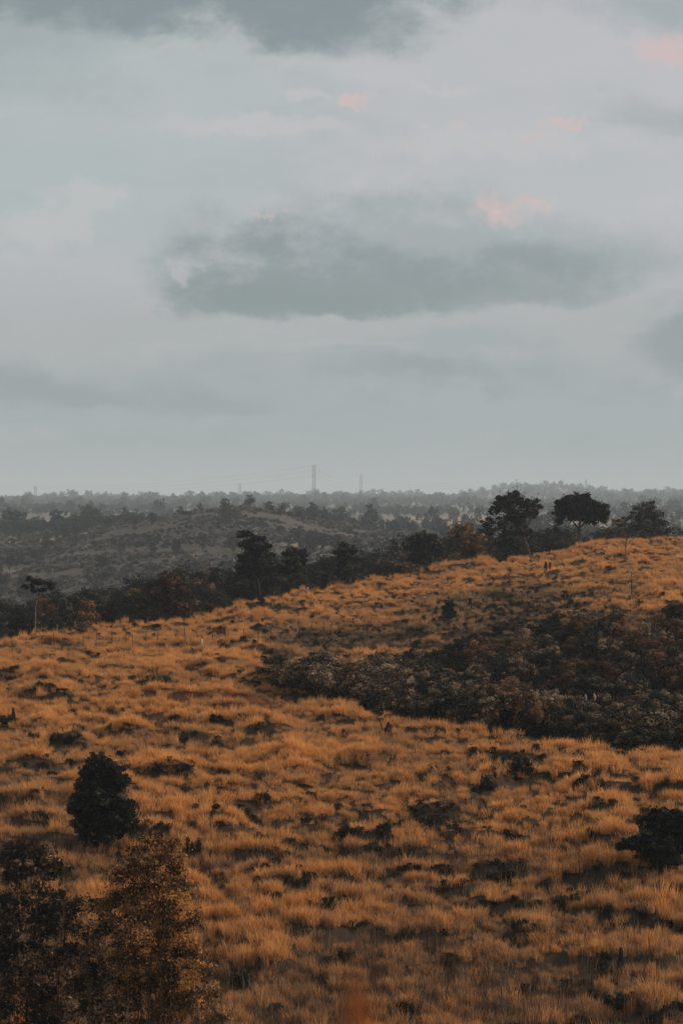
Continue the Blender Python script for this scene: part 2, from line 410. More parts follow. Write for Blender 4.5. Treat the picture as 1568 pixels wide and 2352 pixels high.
# ------------------------------------------------------------------ ground
def build_ground():
    az = np.concatenate([np.arange(-180, -24, 6.0), np.arange(-24, -9.6, 1.2), np.arange(-9.6, 9.6, .15), np.arange(9.6, 24, 1.2), np.arange(24, 180.1, 6.0)])
    rr = np.concatenate([[.05, 1, 2.5, 4, 7, 12], np.arange(18, 60, 3), np.arange(60, 300, .45), np.geomspace(300, 1100, 190), np.geomspace(1110, 7000, 150), [8000, 9500, 12000, 14000]])
    AZ, RR = np.meshgrid(np.radians(az), rr)
    x, y = (np.sin(AZ) * RR).ravel(), (np.cos(AZ) * RR).ravel()
    z = height(x, y); _, s, px, d = Hs(x, y)
    n, k = len(rr), len(az)
    i = np.arange(n - 1)[:, None] * k + np.arange(k - 1)[None, :]
    F = np.stack([i, i + 1, i + k + 1, i + k], -1).reshape(-1, 4)[:, ::-1]
    py = HY - z / np.maximum(d, 1) * FP
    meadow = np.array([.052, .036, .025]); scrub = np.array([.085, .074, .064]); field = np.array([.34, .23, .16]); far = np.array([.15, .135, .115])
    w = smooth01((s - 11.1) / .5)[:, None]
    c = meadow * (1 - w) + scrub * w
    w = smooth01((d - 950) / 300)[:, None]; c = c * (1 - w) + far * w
    # dry open fields among the woods and on the hill
    p = fbm(x, y, 260, 3, 51); f = smooth01((p - .18) / .14) * smooth01((d - 950) / 200) * (.75)
    p2 = fbm(x, y, 60, 3, 57); f2 = smooth01((p2 - .25) / .2) * smooth01((d - 500) / 60) * smooth01((1000 - d) / 60) * .75
    fl = np.exp(-(((px - 130) / 85) ** 2 + ((py - 1204) / 10) ** 2) ** 2) * (d > 950)
    f = np.clip(np.maximum(np.maximum(f, f2), fl), 0, 1)[:, None]
    c = c * (1 - f) + field * f
    # reddish worn strip at the end of the thicket
    rw = np.exp(-(((px - 530) / 150) ** 2 + ((py - 1608 - (px - 530) * .07) / 16) ** 2) ** 2)[:, None] * ((s > 7) & (s < 9))[:, None]
    c = c * (1 - rw) + np.array([.17, .06, .028]) * rw
    c = np.concatenate([c, np.ones((len(c), 1))], 1)
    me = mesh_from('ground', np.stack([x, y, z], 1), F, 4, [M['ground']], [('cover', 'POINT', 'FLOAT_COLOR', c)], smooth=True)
    tag(link('ground', me), kind='structure')
build_ground()

# ------------------------------------------------------------------ foliage
def crown_arrays(rng, lobes, n, leaf, clump=.28, nclump=9, interior=.18, up=.35, tonebias=0.0, aspect=.55, airy=.15, tsd=.13, cv=.22):
    """leaf-sized diamonds on clumps that cover each lobe; lobes = (cx,cy,cz,rx,ry,rz)"""
    lobes = np.array(lobes, float)
    wts = (lobes[:, 3] * lobes[:, 5]) ** 1.0; wts /= wts.sum()
    cc, cr, ct = [], [], []
    for L, w in zip(lobes, wts):
        k = max(4, int(nclump * len(lobes) * w))
        v = rng.normal(size=(k, 3)); v[:, 2] += up; v /= np.linalg.norm(v, axis=1)[:, None]
        r = rng.uniform(.68, 1.0, (k, 1))
        cc.append(L[:3] + v * r * L[3:]); cr.append(clump * rng.uniform(.6, 1.3, k) * (L[3] * L[5]) ** .5)
        ct.append(rng.normal(0, cv, k))
    cc, cr, ct = np.concatenate(cc), np.concatenate(cr), np.concatenate(ct)
    pk = cr ** 2; pk /= pk.sum()
    idx = rng.choice(len(cc), n, p=pk)
    v = rng.normal(size=(n, 3)); v[:, 2] += .45; v /= np.linalg.norm(v, axis=1)[:, None]
    rad = cr[idx] * rng.uniform(.7, 1.08, n)
    pos = cc[idx] + v * rad[:, None] * np.array([1, 1, .75])
    na_ = rng.random(n) < airy
    pos = pos + rng.normal(0, 1, (n, 3)) * (cr[idx] * .9 * na_)[:, None]
    ni = int(n * interior)
    if ni:
        li = rng.choice(len(lobes), ni, p=wts); q = rng.normal(size=(ni, 3)); q /= np.linalg.norm(q, axis=1)[:, None]
        pos[:ni] = lobes[li, :3] + q * lobes[li, 3:] * rng.uniform(.2, .85, (ni, 1)); v[:ni] = q
    nr = v + rng.normal(0, .55, (n, 3)); nr /= np.linalg.norm(nr, axis=1)[:, None]
    a = np.cross(nr, rng.normal(size=(n, 3))); a /= (np.linalg.norm(a, axis=1)[:, None] + 1e-9)
    b = np.cross(nr, a)
    sz = leaf * rng.uniform(.6, 1.35, n)[:, None]
    V = np.stack([pos - a * sz * .5, pos + b * sz * aspect * .5 + nr * sz * .08, pos + a * sz * .5, pos - b * sz * aspect * .5 + nr * sz * .08], 1).reshape(-1, 3)
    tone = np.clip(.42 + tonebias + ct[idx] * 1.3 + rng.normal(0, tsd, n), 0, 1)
    tone[:ni] *= .6  # inner leaves darkened: crown shade put into the leaf tone
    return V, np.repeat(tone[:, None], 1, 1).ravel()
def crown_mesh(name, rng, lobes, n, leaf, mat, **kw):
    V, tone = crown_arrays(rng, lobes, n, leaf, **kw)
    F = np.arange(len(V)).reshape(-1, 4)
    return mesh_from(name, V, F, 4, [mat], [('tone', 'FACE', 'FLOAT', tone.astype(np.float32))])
def bent(p0, p1, rng, k=4, j=.06):
    p0, p1 = np.array(p0, float), np.array(p1, float); L = np.linalg.norm(p1 - p0)
    return [p0 + (p1 - p0) * t + (rng.normal(0, j * L, 3) * (1 if 0 < t < 1 else 0)) for t in np.linspace(0, 1, k)]
def bush_parts(rng, n, leaf, mat, bark, h=1.25, spread=1.0, nl=7, clear=.12, **kw):
    """unit bush: radius about 1, height about h"""
    lobes = []
    for i in range(nl):
        a = rng.uniform(0, 2 * PI); r = rng.uniform(.1, .62) * spread
        z = rng.uniform(.38, .80) * h * (1 - .45 * r / spread)
        s = rng.uniform(.30, .50)
        lobes.append((r * math.cos(a), r * math.sin(a), z + clear * .5, s, s, s * rng.uniform(.6, .9)))
    lobes.append((0, 0, h * .42 + clear * .5, .62, .62, h * .36))
    fm = crown_mesh('foliage', rng, lobes, n, leaf, mat, **kw)
    mb = MB()
    for L in lobes[:5]:
        pts = bent((rng.normal(0, .07), rng.normal(0, .07), -.35), (L[0] * .8, L[1] * .8, L[2]), rng, 4, .06)
        mb.tube(pts, [.035, .028, .02, .01], 5)
    return fm, mb.mesh('stem', bark), lobes
def tree_parts(rng, n, leaf, mat, bark, h=1.0, r=.45, clear=.3, nl=8, trunk_r=.035, **kw):
    """unit tree: height about h"""
    lobes = []
    for i in range(nl):
        a = rng.uniform(0, 2 * PI); q = rng.uniform(.15, .7) * r
        s = rng.uniform(.32, .52) * r
        z = clear + (h - clear) * rng.uniform(.25, .85) * (1 - .3 * q / r)
        lobes.append((q * math.cos(a), q * math.sin(a), min(z, h - s * .8), s, s, s * .85))
    lobes.append((0, 0, clear + (h - clear) * .5, r * .55, r * .55, (h - clear) * .42))
    fm = crown_mesh('crown', rng, lobes, n, leaf, mat, **kw)
    mb = MB()
    top = (0, 0, clear + (h - clear) * .55)
    mb.tube(bent((0, 0, -.08), top, rng, 5, .02), [trunk_r * 1.2, trunk_r, trunk_r * .85, trunk_r * .6, trunk_r * .3], 6)
    for L in lobes[:6]:
        z0 = clear * rng.uniform(.7, 1.2)
        mb.tube(bent((0, 0, z0), L[:3], rng, 4, .05), [trunk_r * .55, trunk_r * .4, trunk_r * .25, trunk_r * .12], 5)
    return fm, mb.mesh('trunk', bark)

def ordinal(n):
    W = 'first second third fourth fifth sixth seventh eighth ninth tenth eleventh twelfth thirteenth fourteenth fifteenth sixteenth seventeenth eighteenth nineteenth twentieth'.split()
    T_ = {2: 'twenty', 3: 'thirty', 4: 'forty', 5: 'fifty', 6: 'sixty'}
    if n <= 20: return W[n - 1]
    t, u = divmod(n, 10)
    return (T_[t] + '-' + W[u - 1]) if u else {30: 'thirtieth', 40: 'fortieth', 50: 'fiftieth', 60: 'sixtieth'}[n]
def plant(kindname, parts, label, cat, loc, sx, sz, rz, group=None):
    o = thing(kindname, label, cat, loc, group, rz); o.scale = (sx, sx, sz)
    for nm, me in parts: link(nm, me, o)
    return o

# prototypes
rb = np.random.default_rng(21)
THICK = []
for i in range(7):
    f, s, _ = bush_parts(rb, 5200, .085, M['thicket_leaf'] if i != 2 else M['rust_leaf'], M['dark_bark'], h=rb.uniform(1.15, 1.5), nclump=9, clump=.30, up=.6, airy=.04, interior=.3, tonebias=.07)
    THICK.append([('foliage', f), ('stem', s)])
RUST = []
for i in range(3):
    f, s, _ = bush_parts(rb, 4200, .085, M['rust_leaf'], M['red_twig'], h=rb.uniform(1.1, 1.4), nclump=9, clump=.32, up=.5, airy=.08)
    RUST.append([('foliage', f), ('stem', s)])
BAND = []
for i in range(6):
    f, s = tree_parts(rb, 3800, .034, M['dark_leaf'] if i != 2 else M['thicket_leaf'], M['bark'], h=1.0, r=rb.uniform(.42, .6), clear=rb.uniform(.12, .25), nclump=9, clump=.30, airy=.08)
    BAND.append([('crown', f), ('trunk', s)])
HILL = []
for i in range(5):
    f, s = tree_parts(rb, 1300, .055, M['hill_leaf'], M['bark'], h=1.0, r=rb.uniform(.5, .68), clear=rb.uniform(.05, .15), nl=7, nclump=10, clump=.26)
    HILL.append([('crown', f), ('trunk', s)])

taken = []
def emit(entries, kindname, cat, group, adj, place, nrow, rowby, rownames):
    """entries: dict(x,y,z,px,py,parts,sx,sz,rz,look); labels by row and order from the left"""
    es = sorted(entries, key=rowby)
    per = math.ceil(len(es) / nrow)
    for r_ in range(nrow):
        rowe = sorted(es[r_ * per:(r_ + 1) * per], key=lambda e: e['px'])
        for i, e in enumerate(rowe):
            lab = '%s %s, %s, %s from the left' % (e['look'], place, rownames[r_], ordinal(i + 1))
            isb = 'bush' in e['look']
            plant(kindname.replace('tree', 'bush') if isb else kindname, e['parts'], lab, 'bush' if isb else cat, (e['x'], e['y'], e['z']), e['sx'], e['sz'], e['rz'], group)

# --- the thicket in the gully on the right
def thicket():
    r = np.random.default_rng(5); es = []
    top = lambda px: np.interp(px, [590, 700, 850, 1000, 1100, 1250, 1400, 1568, 1700], [1555, 1492, 1498, 1470, 1440, 1425, 1385, 1362, 1360])
    tries = 0; pts = []
    while len(es) < 215 and tries < 40000:
        tries += 1
        px = r.uniform(600, 1680); t = r.uniform(0, 1) ** 1.1
        d8 = np.interp(px, ROWS[8][0], ROWS[8][1]); d10 = np.interp(px, ROWS[10][0], ROWS[10][1])
        d = d8 + 2.5 + (d10 - d8 - 3) * t
        x = (px - HX) / FP * d
        z = ground(x, d); _, pyb = proj(x, d, z)
        if px < 800 and pyb < np.interp(px, [600, 800], [1560, 1500]) : continue
        if px < 1050 and t > np.interp(px, [600, 1050], [.35, .75]): continue
        if abs(px - 1032) < 60 and d > 146: continue
        if t > .42 and fbm(np.array([x]), np.array([d]), 13, 2, 151)[0] > .38: continue
        sx = r.uniform(1.0, 2.0) * (.8 if px < 700 else 1)
        md = 1.0 if len(es) < 80 else .66
        if any((x - a) ** 2 + (d - b) ** 2 < (md * .5 * (sx + c)) ** 2 for a, b, c in pts): continue
        rusty = (r.random() < .42 and 1050 < px < 1600 and t > .3) or (r.random() < .10)
        parts = RUST[r.integers(3)] if rusty else THICK[r.integers(7)]
        H_ = r.uniform(1.7, 2.7) * (.7 if rusty else 1) * (.75 if px < 680 else 1)
        # keep tops under the outline of the thicket
        lim = (HY - (top(px) + r.uniform(-8, 22))) / FP * d - z
        H_ = min(H_, max(.7, lim))
        pts.append((x, d, sx))
        es.append(dict(x=x, y=d, z=z - .05, px=px, parts=parts, sx=sx, sz=H_ / 1.45, rz=r.uniform(0, 6.28), t=t,
                       look='rust brown bush' if rusty else 'dark leafy bush'))
    emit(es, 'thicket_bush', 'bush', 'bushes of the thicket in the gully', '', 'in the right-hand thicket', 5, lambda e: e['t'], ['front row', 'second row', 'middle row', 'fourth row', 'back row'])
thicket()

# --- belt of trees and bushes just beyond the meadow's crest
def belt():
    r = np.random.default_rng(9); es = []; pts = []
    top = lambda px: np.interp(px, [-60, 0, 60, 200, 300, 400, 470, 520, 640, 720, 860, 900, 1000, 1100, 1200, 1290, 1420, 1480, 1540, 1600],
                               [1385, 1375, 1365, 1338, 1332, 1312, 1300, 1298, 1275, 1278, 1252, 1242, 1228, 1218, 1226, 1218, 1215, 1208, 1210, 1215])
    tries = 0
    while len(es) < 190 and tries < 30000:
        tries += 1
        px = r.uniform(-60, 1600)
        if px > 1500 and r.random() < .5: continue
        dc = np.interp(px, ROWS[11][0], ROWS[11][1]); near_sap = 30 < px < 125
        off = r.uniform(-1, 32) if px < 1150 else r.uniform(3, 40)
        if near_sap and off < 7: continue
        if abs(px - 1334) < 40 and off < 22 or abs(px - 1210) < 28 and off < 10: continue
        d = dc + off; x = (px - HX) / FP * d; z = ground(x, d)
        tp = top(px) + r.uniform(-12, 14) + (32 - min(off, 32)) / 32 * r.uniform(10, 75) * (1 if px < 1150 else .35)
        H_ = (HY - tp) / FP * d - z
        if H_ < .9: continue
        sx = H_ * r.uniform(1.0, 1.6) if H_ < 4 else H_ * r.uniform(.85, 1.15)
        if any((x - a) ** 2 + (d - b) ** 2 < (.27 * (sx + c) * .5) ** 2 for a, b, c in pts): continue
        pts.append((x, d, sx))
        rusty = r.random() < (  .11 if px < 500 else .10 if px < 1100 else .08)
        if rusty: parts, k, look = RUST[r.integers(3)], .5, 'brown leafed bush'
        else: parts, k, look = BAND[r.integers(6)], 1.0, 'dark leafy tree'
        es.append(dict(x=x, y=d, z=z - .05, px=px, parts=parts, sx=sx * k, sz=H_ / (1.25 if rusty else .97), rz=r.uniform(0, 6.28), t=off, look=look))
    for i in range(34):
        px = r.uniform(0, 1240); dc = np.interp(px, ROWS[11][0], ROWS[11][1]); off = r.uniform(-9, 0)
        d = dc + off; x = (px - HX) / FP * d; z = ground(x, d); H_ = r.uniform(.6, 1.5) * (1 + off / 16)
        parts, look = (RUST[r.integers(3)], 'brown leafed low bush') if r.random() < .45 else (THICK[r.integers(7)], 'dark leafy low bush')
        es.append(dict(x=x, y=d, z=z - .05, px=px, parts=parts, sx=H_ * r.uniform(.7, 1.1), sz=H_ / 1.3, rz=r.uniform(0, 6.28), t=off, look=look))
    emit(es, 'belt_tree', 'tree', 'trees and bushes along the far edge of the meadow', '', 'behind the meadow edge', 4, lambda e: e['t'], ['front row', 'second row', 'third row', 'back row'])
belt()

# --- trees scattered over the middle hill and in front of the far wood
def hill_trees():
    r = np.random.default_rng(31); es = []
    fixed = [(85, 1186, 26, 1150), (85, 1226, 42, 1150), (518, 1166, 36, 930), (565, 1158, 24, 930), (612, 1166, 34, 960), (140, 1228, 36, 1000), (300, 1176, 40, 1300),
             (170, 1140, 20, 2600), (680, 1186, 34, 1500), (745, 1188, 40, 1450), (700, 1200, 26, 1200), (1000, 1190, 40, 1400), (930, 1205, 30, 1300), (380, 1165, 20, 1400), (25, 1215, 50, 1000), (330, 1160, 26, 1500), (230, 1170, 28, 1400), (485, 1270, 30, 760), (200, 1322, 36, 640), (1285, 1195, 30, 1500), (1090, 1200, 34, 1300), (870, 1196, 30, 1400), (800, 1190, 26, 1500)]
    for px, py, wpx, d in fixed:
        x = (px - HX) / FP * d; z = ground(x, d); wm = wpx / FP * d
        es.append((x, d, z, px, wm))
    tries = 0
    while len(es) < 130 and tries < 20000:
        tries += 1
        px = r.uniform(-20, 1120); d = r.uniform(430, 930)
        x = (px - HX) / FP * d; z = ground(x, d); _, py = proj(x, d, z)
        if py > 1420: continue
        if r.random() < .5 and d > 760: continue
        if fbm(np.array([x]), np.array([d]), 75, 2, 161)[0] < -.02 and r.random() < .85: continue
        es.append((x, d, z, px, r.uniform(3.6, 7.5)))
    out = []
    for (x, d, z, px, wm) in es:
        out.append(dict(x=x, y=d, z=z - .1, px=px, parts=HILL[r.integers(5)], sx=wm / 1.15, sz=wm * r.uniform(.7, .95), rz=r.uniform(0, 6.28), t=d, look='small grey-green tree'))
    emit(out, 'hill_tree', 'tree', 'scattered trees on the middle hill', '', 'on the middle hill', 4, lambda e: e['t'], ['lowest row', 'lower middle row', 'upper middle row', 'farthest row'])
hill_trees()

# ------------------------------------------------------------------ scattered masses (stuff), instanced on points
src = {}
def source(name, meshes):
    col = bpy.data.collections.new(name)        # never linked to the scene: only a library of shapes
    for i, me in enumerate(meshes):
        o = bpy.data.objects.new('%s_%02d' % (name, i), me); col.objects.link(o)
    src[name] = col
    return col
def scatter(name, col, pts, rot, scl, idx, ptone, mat):
    me = bpy.data.meshes.new(name); n = len(pts)
    me.vertices.add(n); me.vertices.foreach_set('co', np.asarray(pts, np.float32).ravel())
    for an, ty, arr in (('rot', 'FLOAT_VECTOR', rot), ('scl', 'FLOAT_VECTOR', scl), ('idx', 'INT', idx), ('ptone', 'FLOAT', ptone)):
        a = me.attributes.new(an, ty, 'POINT'); a.data.foreach_set('vector' if ty == 'FLOAT_VECTOR' else 'value', np.asarray(arr, np.int32 if ty == 'INT' else np.float32).ravel())
    me.materials.append(mat)
    ob = link(name, me); tag(ob, kind='stuff')
    ng = bpy.data.node_groups.new(name + '_nodes', 'GeometryNodeTree')
    ng.interface.new_socket('Geometry', in_out='INPUT', socket_type='NodeSocketGeometry')
    ng.interface.new_socket('Geometry', in_out='OUTPUT', socket_type='NodeSocketGeometry')
    N = ng.nodes; L = ng.links
    gi, go = N.new('NodeGroupInput'), N.new('NodeGroupOutput')
    iop = N.new('GeometryNodeInstanceOnPoints'); ci = N.new('GeometryNodeCollectionInfo')
    ci.inputs['Collection'].default_value = col; ci.inputs['Separate Children'].default_value = True; ci.inputs['Reset Children'].default_value = True
    def na(nm, ty):
        q = N.new('GeometryNodeInputNamedAttribute'); q.data_type = ty; q.inputs[0].default_value = nm
        return [s for s in q.outputs if s.enabled and s.name == 'Attribute'][0]
    e2r = N.new('FunctionNodeEulerToRotation'); L.new(na('rot', 'FLOAT_VECTOR'), e2r.inputs[0])
    L.new(gi.outputs[0], iop.inputs['Points']); L.new(ci.outputs[0], iop.inputs['Instance']); iop.inputs['Pick Instance'].default_value = True
    L.new(na('idx', 'INT'), iop.inputs['Instance Index']); L.new(e2r.outputs[0], iop.inputs['Rotation']); L.new(na('scl', 'FLOAT_VECTOR'), iop.inputs['Scale'])
    L.new(iop.outputs[0], go.inputs[0])
    md = ob.modifiers.new('scatter', 'NODES'); md.node_group = ng
    return ob

def tuft_mesh(rng, nb, rad, h, w, lean, mat, straight=False):
    a = rng.uniform(0, 2 * PI, nb); q = rad * np.sqrt(rng.random(nb))
    bx, by = q * np.cos(a), q * np.sin(a)
    hh = h * rng.uniform(.45, 1.15, nb) * (1 - .35 * (q / rad) ** 2)
    la = a + rng.normal(0, .9, nb); ln = lean * rng.uniform(.2, 1.2, nb) * hh
    dx, dy = np.cos(la), np.sin(la)
    wa = rng.uniform(0, PI, nb); wx, wy = np.cos(wa) * w * .5, np.sin(wa) * w * .5
    def P(t, ws):
        cx, cy_, cz = bx + dx * ln * t ** 1.8, by + dy * ln * t ** 1.8, hh * t - (.12 * ln * t ** 2 if not straight else 0) - .04
        return np.stack([cx - wx * ws, cy_ - wy * ws, cz], 1), np.stack([cx + wx * ws, cy_ + wy * ws, cz], 1)
    l0, r0 = P(np.zeros(nb), 1.0); l1, r1 = P(np.full(nb, .55), .85); l2, r2 = P(np.ones(nb), .12)
    V = np.stack([l0, r0, r1, l1, l2, r2], 1).reshape(-1, 3)
    b = np.arange(nb)[:, None] * 6
    F = np.concatenate([b + [0, 1, 2, 3], b + [3, 2, 5, 4]], 0)
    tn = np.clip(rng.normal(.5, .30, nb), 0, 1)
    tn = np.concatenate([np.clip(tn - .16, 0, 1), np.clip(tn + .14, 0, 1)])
    return mesh_from('tuft', V, F, 4, [mat], [('tone', 'FACE', 'FLOAT', tn.astype(np.float32))])
rt = np.random.default_rng(44)
tufts = [tuft_mesh(rt, 90, .30, .55, .020, .55, M['grass']) for i in range(4)] + [tuft_mesh(rt, 70, .24, .75, .018, .28, M['grass']) for i in range(3)] + [tuft_mesh(rt, 80, .42, .34, .024, .9, M['grass']) for i in range(3)]
grass_src = source('grass_source', tufts)

def gap(x, y): return fbm(x, y, 13, 2, 151)
def in_thicket(px, s, x, y):
    lo = np.interp(px, [590, 700, 900], [9, 8.15, 8.05]); hi = np.interp(px, [590, 700, 1050, 1200], [9, 9.1, 9.75, 9.95])
    return (px > 600) & (s > lo) & (s < hi) & ~((s > 8.9) & (gap(x, y) > .40))
EXCL = []      # world discs without tall grass
for (ppx, ppd, rr_) in ((1032, 170, 2.2), (232, 84, .8), (1215, 252, 2.5), (1332, 263, 2.5)):
    EXCL.append(((ppx - HX) / FP * ppd, ppd, rr_))
def meadow():
    r = np.random.default_rng(77)
    P = []
    for d0, d1, dens in ((62, 85, 12), (85, 110, 12), (110, 145, 10), (145, 190, 8), (190, 300, 5.5)):
        half = 1.12 * HX / FP
        area = half * (d1 ** 2 - d0 ** 2); n = int(area * dens)
        d = np.sqrt(r.uniform(d0 ** 2, d1 ** 2, n)); px = HX + r.uniform(-1, 1, n) * FP * half
        P.append(np.stack([(px - HX) / FP * d, d], 1))
    P = np.concatenate(P); x, y = P[:, 0], P[:, 1]
    z = height(x, y); _, s, px, d = Hs(x, y)
    py = HY - z / d * FP
    h = hum(x, y)
    ok = (s < 11.25) & ~in_thicket(px, s, x, y)
    # hollows and riser feet: dark weeds plus shade put into the tuft tone
    wn = fbm(x, y, 2.0, 3, 61, .6); patch = fbm(x, y, 14, 2, 67)
    ris = terr(x, y)[1]; weed = (ris > .40) & (wn + patch * .8 > np.interp(py, [1235, 1450, 1700, 1850, 2000], [.30, .24, .12, -.06, -.18])) | (h < -.50 + .2 * patch) & (wn > .0)
    # the sloping ground between the meadow and the upper thicket is browner and rougher
    brown = 1.15 * np.exp(-(((px - 1180) / 190) ** 2 + ((py - 1395) / 52) ** 2)) + .9 * np.exp(-(((px - 820) / 160) ** 2 + ((py - 1468) / 28) ** 2)); brown = brown * (.6 + .9 * fbm(x, y, 7, 3, 141) + .4)
    ok &= ~(weed & (r.random(len(x)) < .10))
    ok &= ~(r.random(len(x)) < brown * .5)
    for (ex, ey, er) in EXCL: ok &= np.hypot(x - ex, y - ey) > er
    x, y, z, h, px, py, d, s, brown, patch, weed, ris = [q[ok] for q in (x, y, z, h, px, py, d, s, brown, patch, weed, ris)]
    n = len(x)
    tone = .64 + .28 * h + .22 * fbm(x, y, 9, 3, 71) + .20 * fbm(x, y, 24, 2, 79) + .16 * fbm(x, y, 1.3, 2, 73) + r.normal(0, .09, n) - .38 * np.clip(brown, 0, 1)  # mound tops lighter, hollows darker: fall of light put into the tone
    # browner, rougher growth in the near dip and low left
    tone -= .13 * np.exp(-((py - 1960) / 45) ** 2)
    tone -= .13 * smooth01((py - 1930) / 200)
    tone -= np.where(weed, r.uniform(.30, .72, n), 0) + .10 * ris  # tussock shade put into the tone of weed spots and risers
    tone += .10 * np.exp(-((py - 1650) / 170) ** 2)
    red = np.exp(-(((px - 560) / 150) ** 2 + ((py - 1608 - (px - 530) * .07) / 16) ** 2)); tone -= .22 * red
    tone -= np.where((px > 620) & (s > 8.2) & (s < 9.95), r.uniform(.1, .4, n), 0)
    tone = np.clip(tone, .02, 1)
    sc = (.50 + .36 * np.clip(h + .5, 0, 1.3)) * r.uniform(.6, 1.3, n) * np.where(weed, .55, 1)
    sc *= np.interp(py, [1235, 1500, 1900, 2352], [1.05, 1.0, 1.0, 1.12])
    idx = np.where(py > 1930, r.integers(0, 7, n), np.where(r.random(n) < .25, r.integers(4, 7, n), r.choice([0, 1, 2, 3, 7, 8, 9], n)))
    rot = np.stack([r.normal(0, .12, n), r.normal(0, .12, n), r.uniform(0, 2 * PI, n)], 1)
    scl = np.stack([sc * 1.05, sc * 1.05, sc * r.uniform(.8, 1.15, n)], 1)
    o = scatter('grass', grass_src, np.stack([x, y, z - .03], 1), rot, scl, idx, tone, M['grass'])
    o['label'] = 'dry orange tussock grass covering the near hillside'
    print('grass', n)
    # dark weeds in the hollows, also added to read as tussock shade
    P = []
    for d0, d1, dens in ((62, 110, 7.0), (110, 190, 5.0), (190, 290, 2.6)):
        half = 1.12 * HX / FP
        n = int(half * (d1 ** 2 - d0 ** 2) * dens)
        dd = np.sqrt(r.uniform(d0 ** 2, d1 ** 2, n)); xx = r.uniform(-1, 1, n) * half * dd
        P.append(np.stack([xx, dd], 1))
    P = np.concatenate(P); x, y = P[:, 0], P[:, 1]
    z = height(x, y); _, s, px, d = Hs(x, y); py = HY - z / d * FP
    h = hum(x, y); wn = fbm(x, y, 2.0, 3, 61, .6); patch = fbm(x, y, 14, 2, 67)
    ris = terr(x, y)[1]; weed = (ris > .40) & (wn + patch * .8 > np.interp(py, [1235, 1450, 1700, 1850, 2000], [.30, .24, .12, -.06, -.18])) | (h < -.50 + .2 * patch) & (wn > .0)
    brown = 1.15 * np.exp(-(((px - 1180) / 190) ** 2 + ((py - 1395) / 52) ** 2)) + .9 * np.exp(-(((px - 820) / 160) ** 2 + ((py - 1468) / 28) ** 2)); brown = brown * (.6 + .9 * fbm(x, y, 7, 3, 141) + .4)
    th = in_thicket(px, s, x, y)
    ok = (s < 11.2) & (weed | ((s > 10.75) & (px < 1280) & (r.random(len(x)) < .8 * smooth01((s - 10.8) / .3))) | (r.random(len(x)) < brown * .8) | (th & (r.random(len(x)) < .7)))
    ok &= ~(weed & ~th & (r.random(len(x)) < .15))
    x, y, z, py, th, brown = x[ok], y[ok], z[ok], py[ok], th[ok], brown[ok]; n = len(x)
    sc = r.uniform(.14, .36, n) * np.where(th, 1.5, 1)
    o = scatter('undergrowth', weed_src, np.stack([x, y, z - .05], 1), np.stack([np.zeros(n), np.zeros(n), r.uniform(0, 6.28, n)], 1),
                np.stack([sc, sc, sc * r.uniform(.8, 1.2, n)], 1), r.integers(0, 4, n), np.clip(r.uniform(0, .55, n) + .6 * brown * r.random(n), 0, 1), M['weed_leaf'])
    o['label'] = 'low dark weeds in the hollows between grass tussocks, doubling as their shade'
    print('weeds', n)
weeds = []
for i in range(4):
    weeds.append(bush_parts(rt, 420, .17, M['weed_leaf'], M['dark_bark'], h=1.0, nl=6, nclump=8, clump=.3)[0])
weed_src = source('weed_source', weeds)
meadow()

# scrub on the middle hill and the valley side
scrubs = [bush_parts(rt, 300, .24, M['scrub_leaf'], M['bark'], h=1.0, nl=6, nclump=8, clump=.3)[0] for i in range(5)]
scrub_src = source('scrub_source', scrubs)
def scrub():
    r = np.random.default_rng(88); n = 42000
    d = np.sqrt(r.uniform(280 ** 2, 1150 ** 2, n)); px = r.uniform(-120, 1688, n)
    x = (px - HX) / FP * d; z = height(x, d)
    dn = fbm(x, d, 30, 3, 91) + .35 * fbm(x, d, 150, 2, 95)
    ok = (r.random(n) < smooth01((dn + .35) / .55)) | (d < 560)
    x, d, z, dn = x[ok], d[ok], z[ok], dn[ok]; n = len(x)
    sc = r.uniform(.5, 1.35, n) * np.clip(1 + .5 * dn, .6, 1.5) * np.interp(d, [280, 600, 1100], [1.2, 1.0, 1.15])
    tone = np.clip(.45 + .45 * fbm(x, d, 45, 3, 99) + r.normal(0, .22, n), 0, 1)
    o = scatter('hillside_scrub', scrub_src, np.stack([x, d, z - .1], 1), np.stack([np.zeros(n), np.zeros(n), r.uniform(0, 6.28, n)], 1),
                np.stack([sc, sc, sc * r.uniform(.6, 1.1, n)], 1), r.integers(0, 5, n), tone, M['scrub_leaf'])
    o['label'] = 'grey-brown scrub covering the middle hill'
    print('scrub', n)
scrub()
woods = [tree_parts(rt, 170, .17, M['wood_leaf'], M['bark'], h=1.0, r=.5, clear=.12, nl=6, nclump=7, clump=.3)[0] for i in range(6)]
wood_src = source('wood_source', woods)
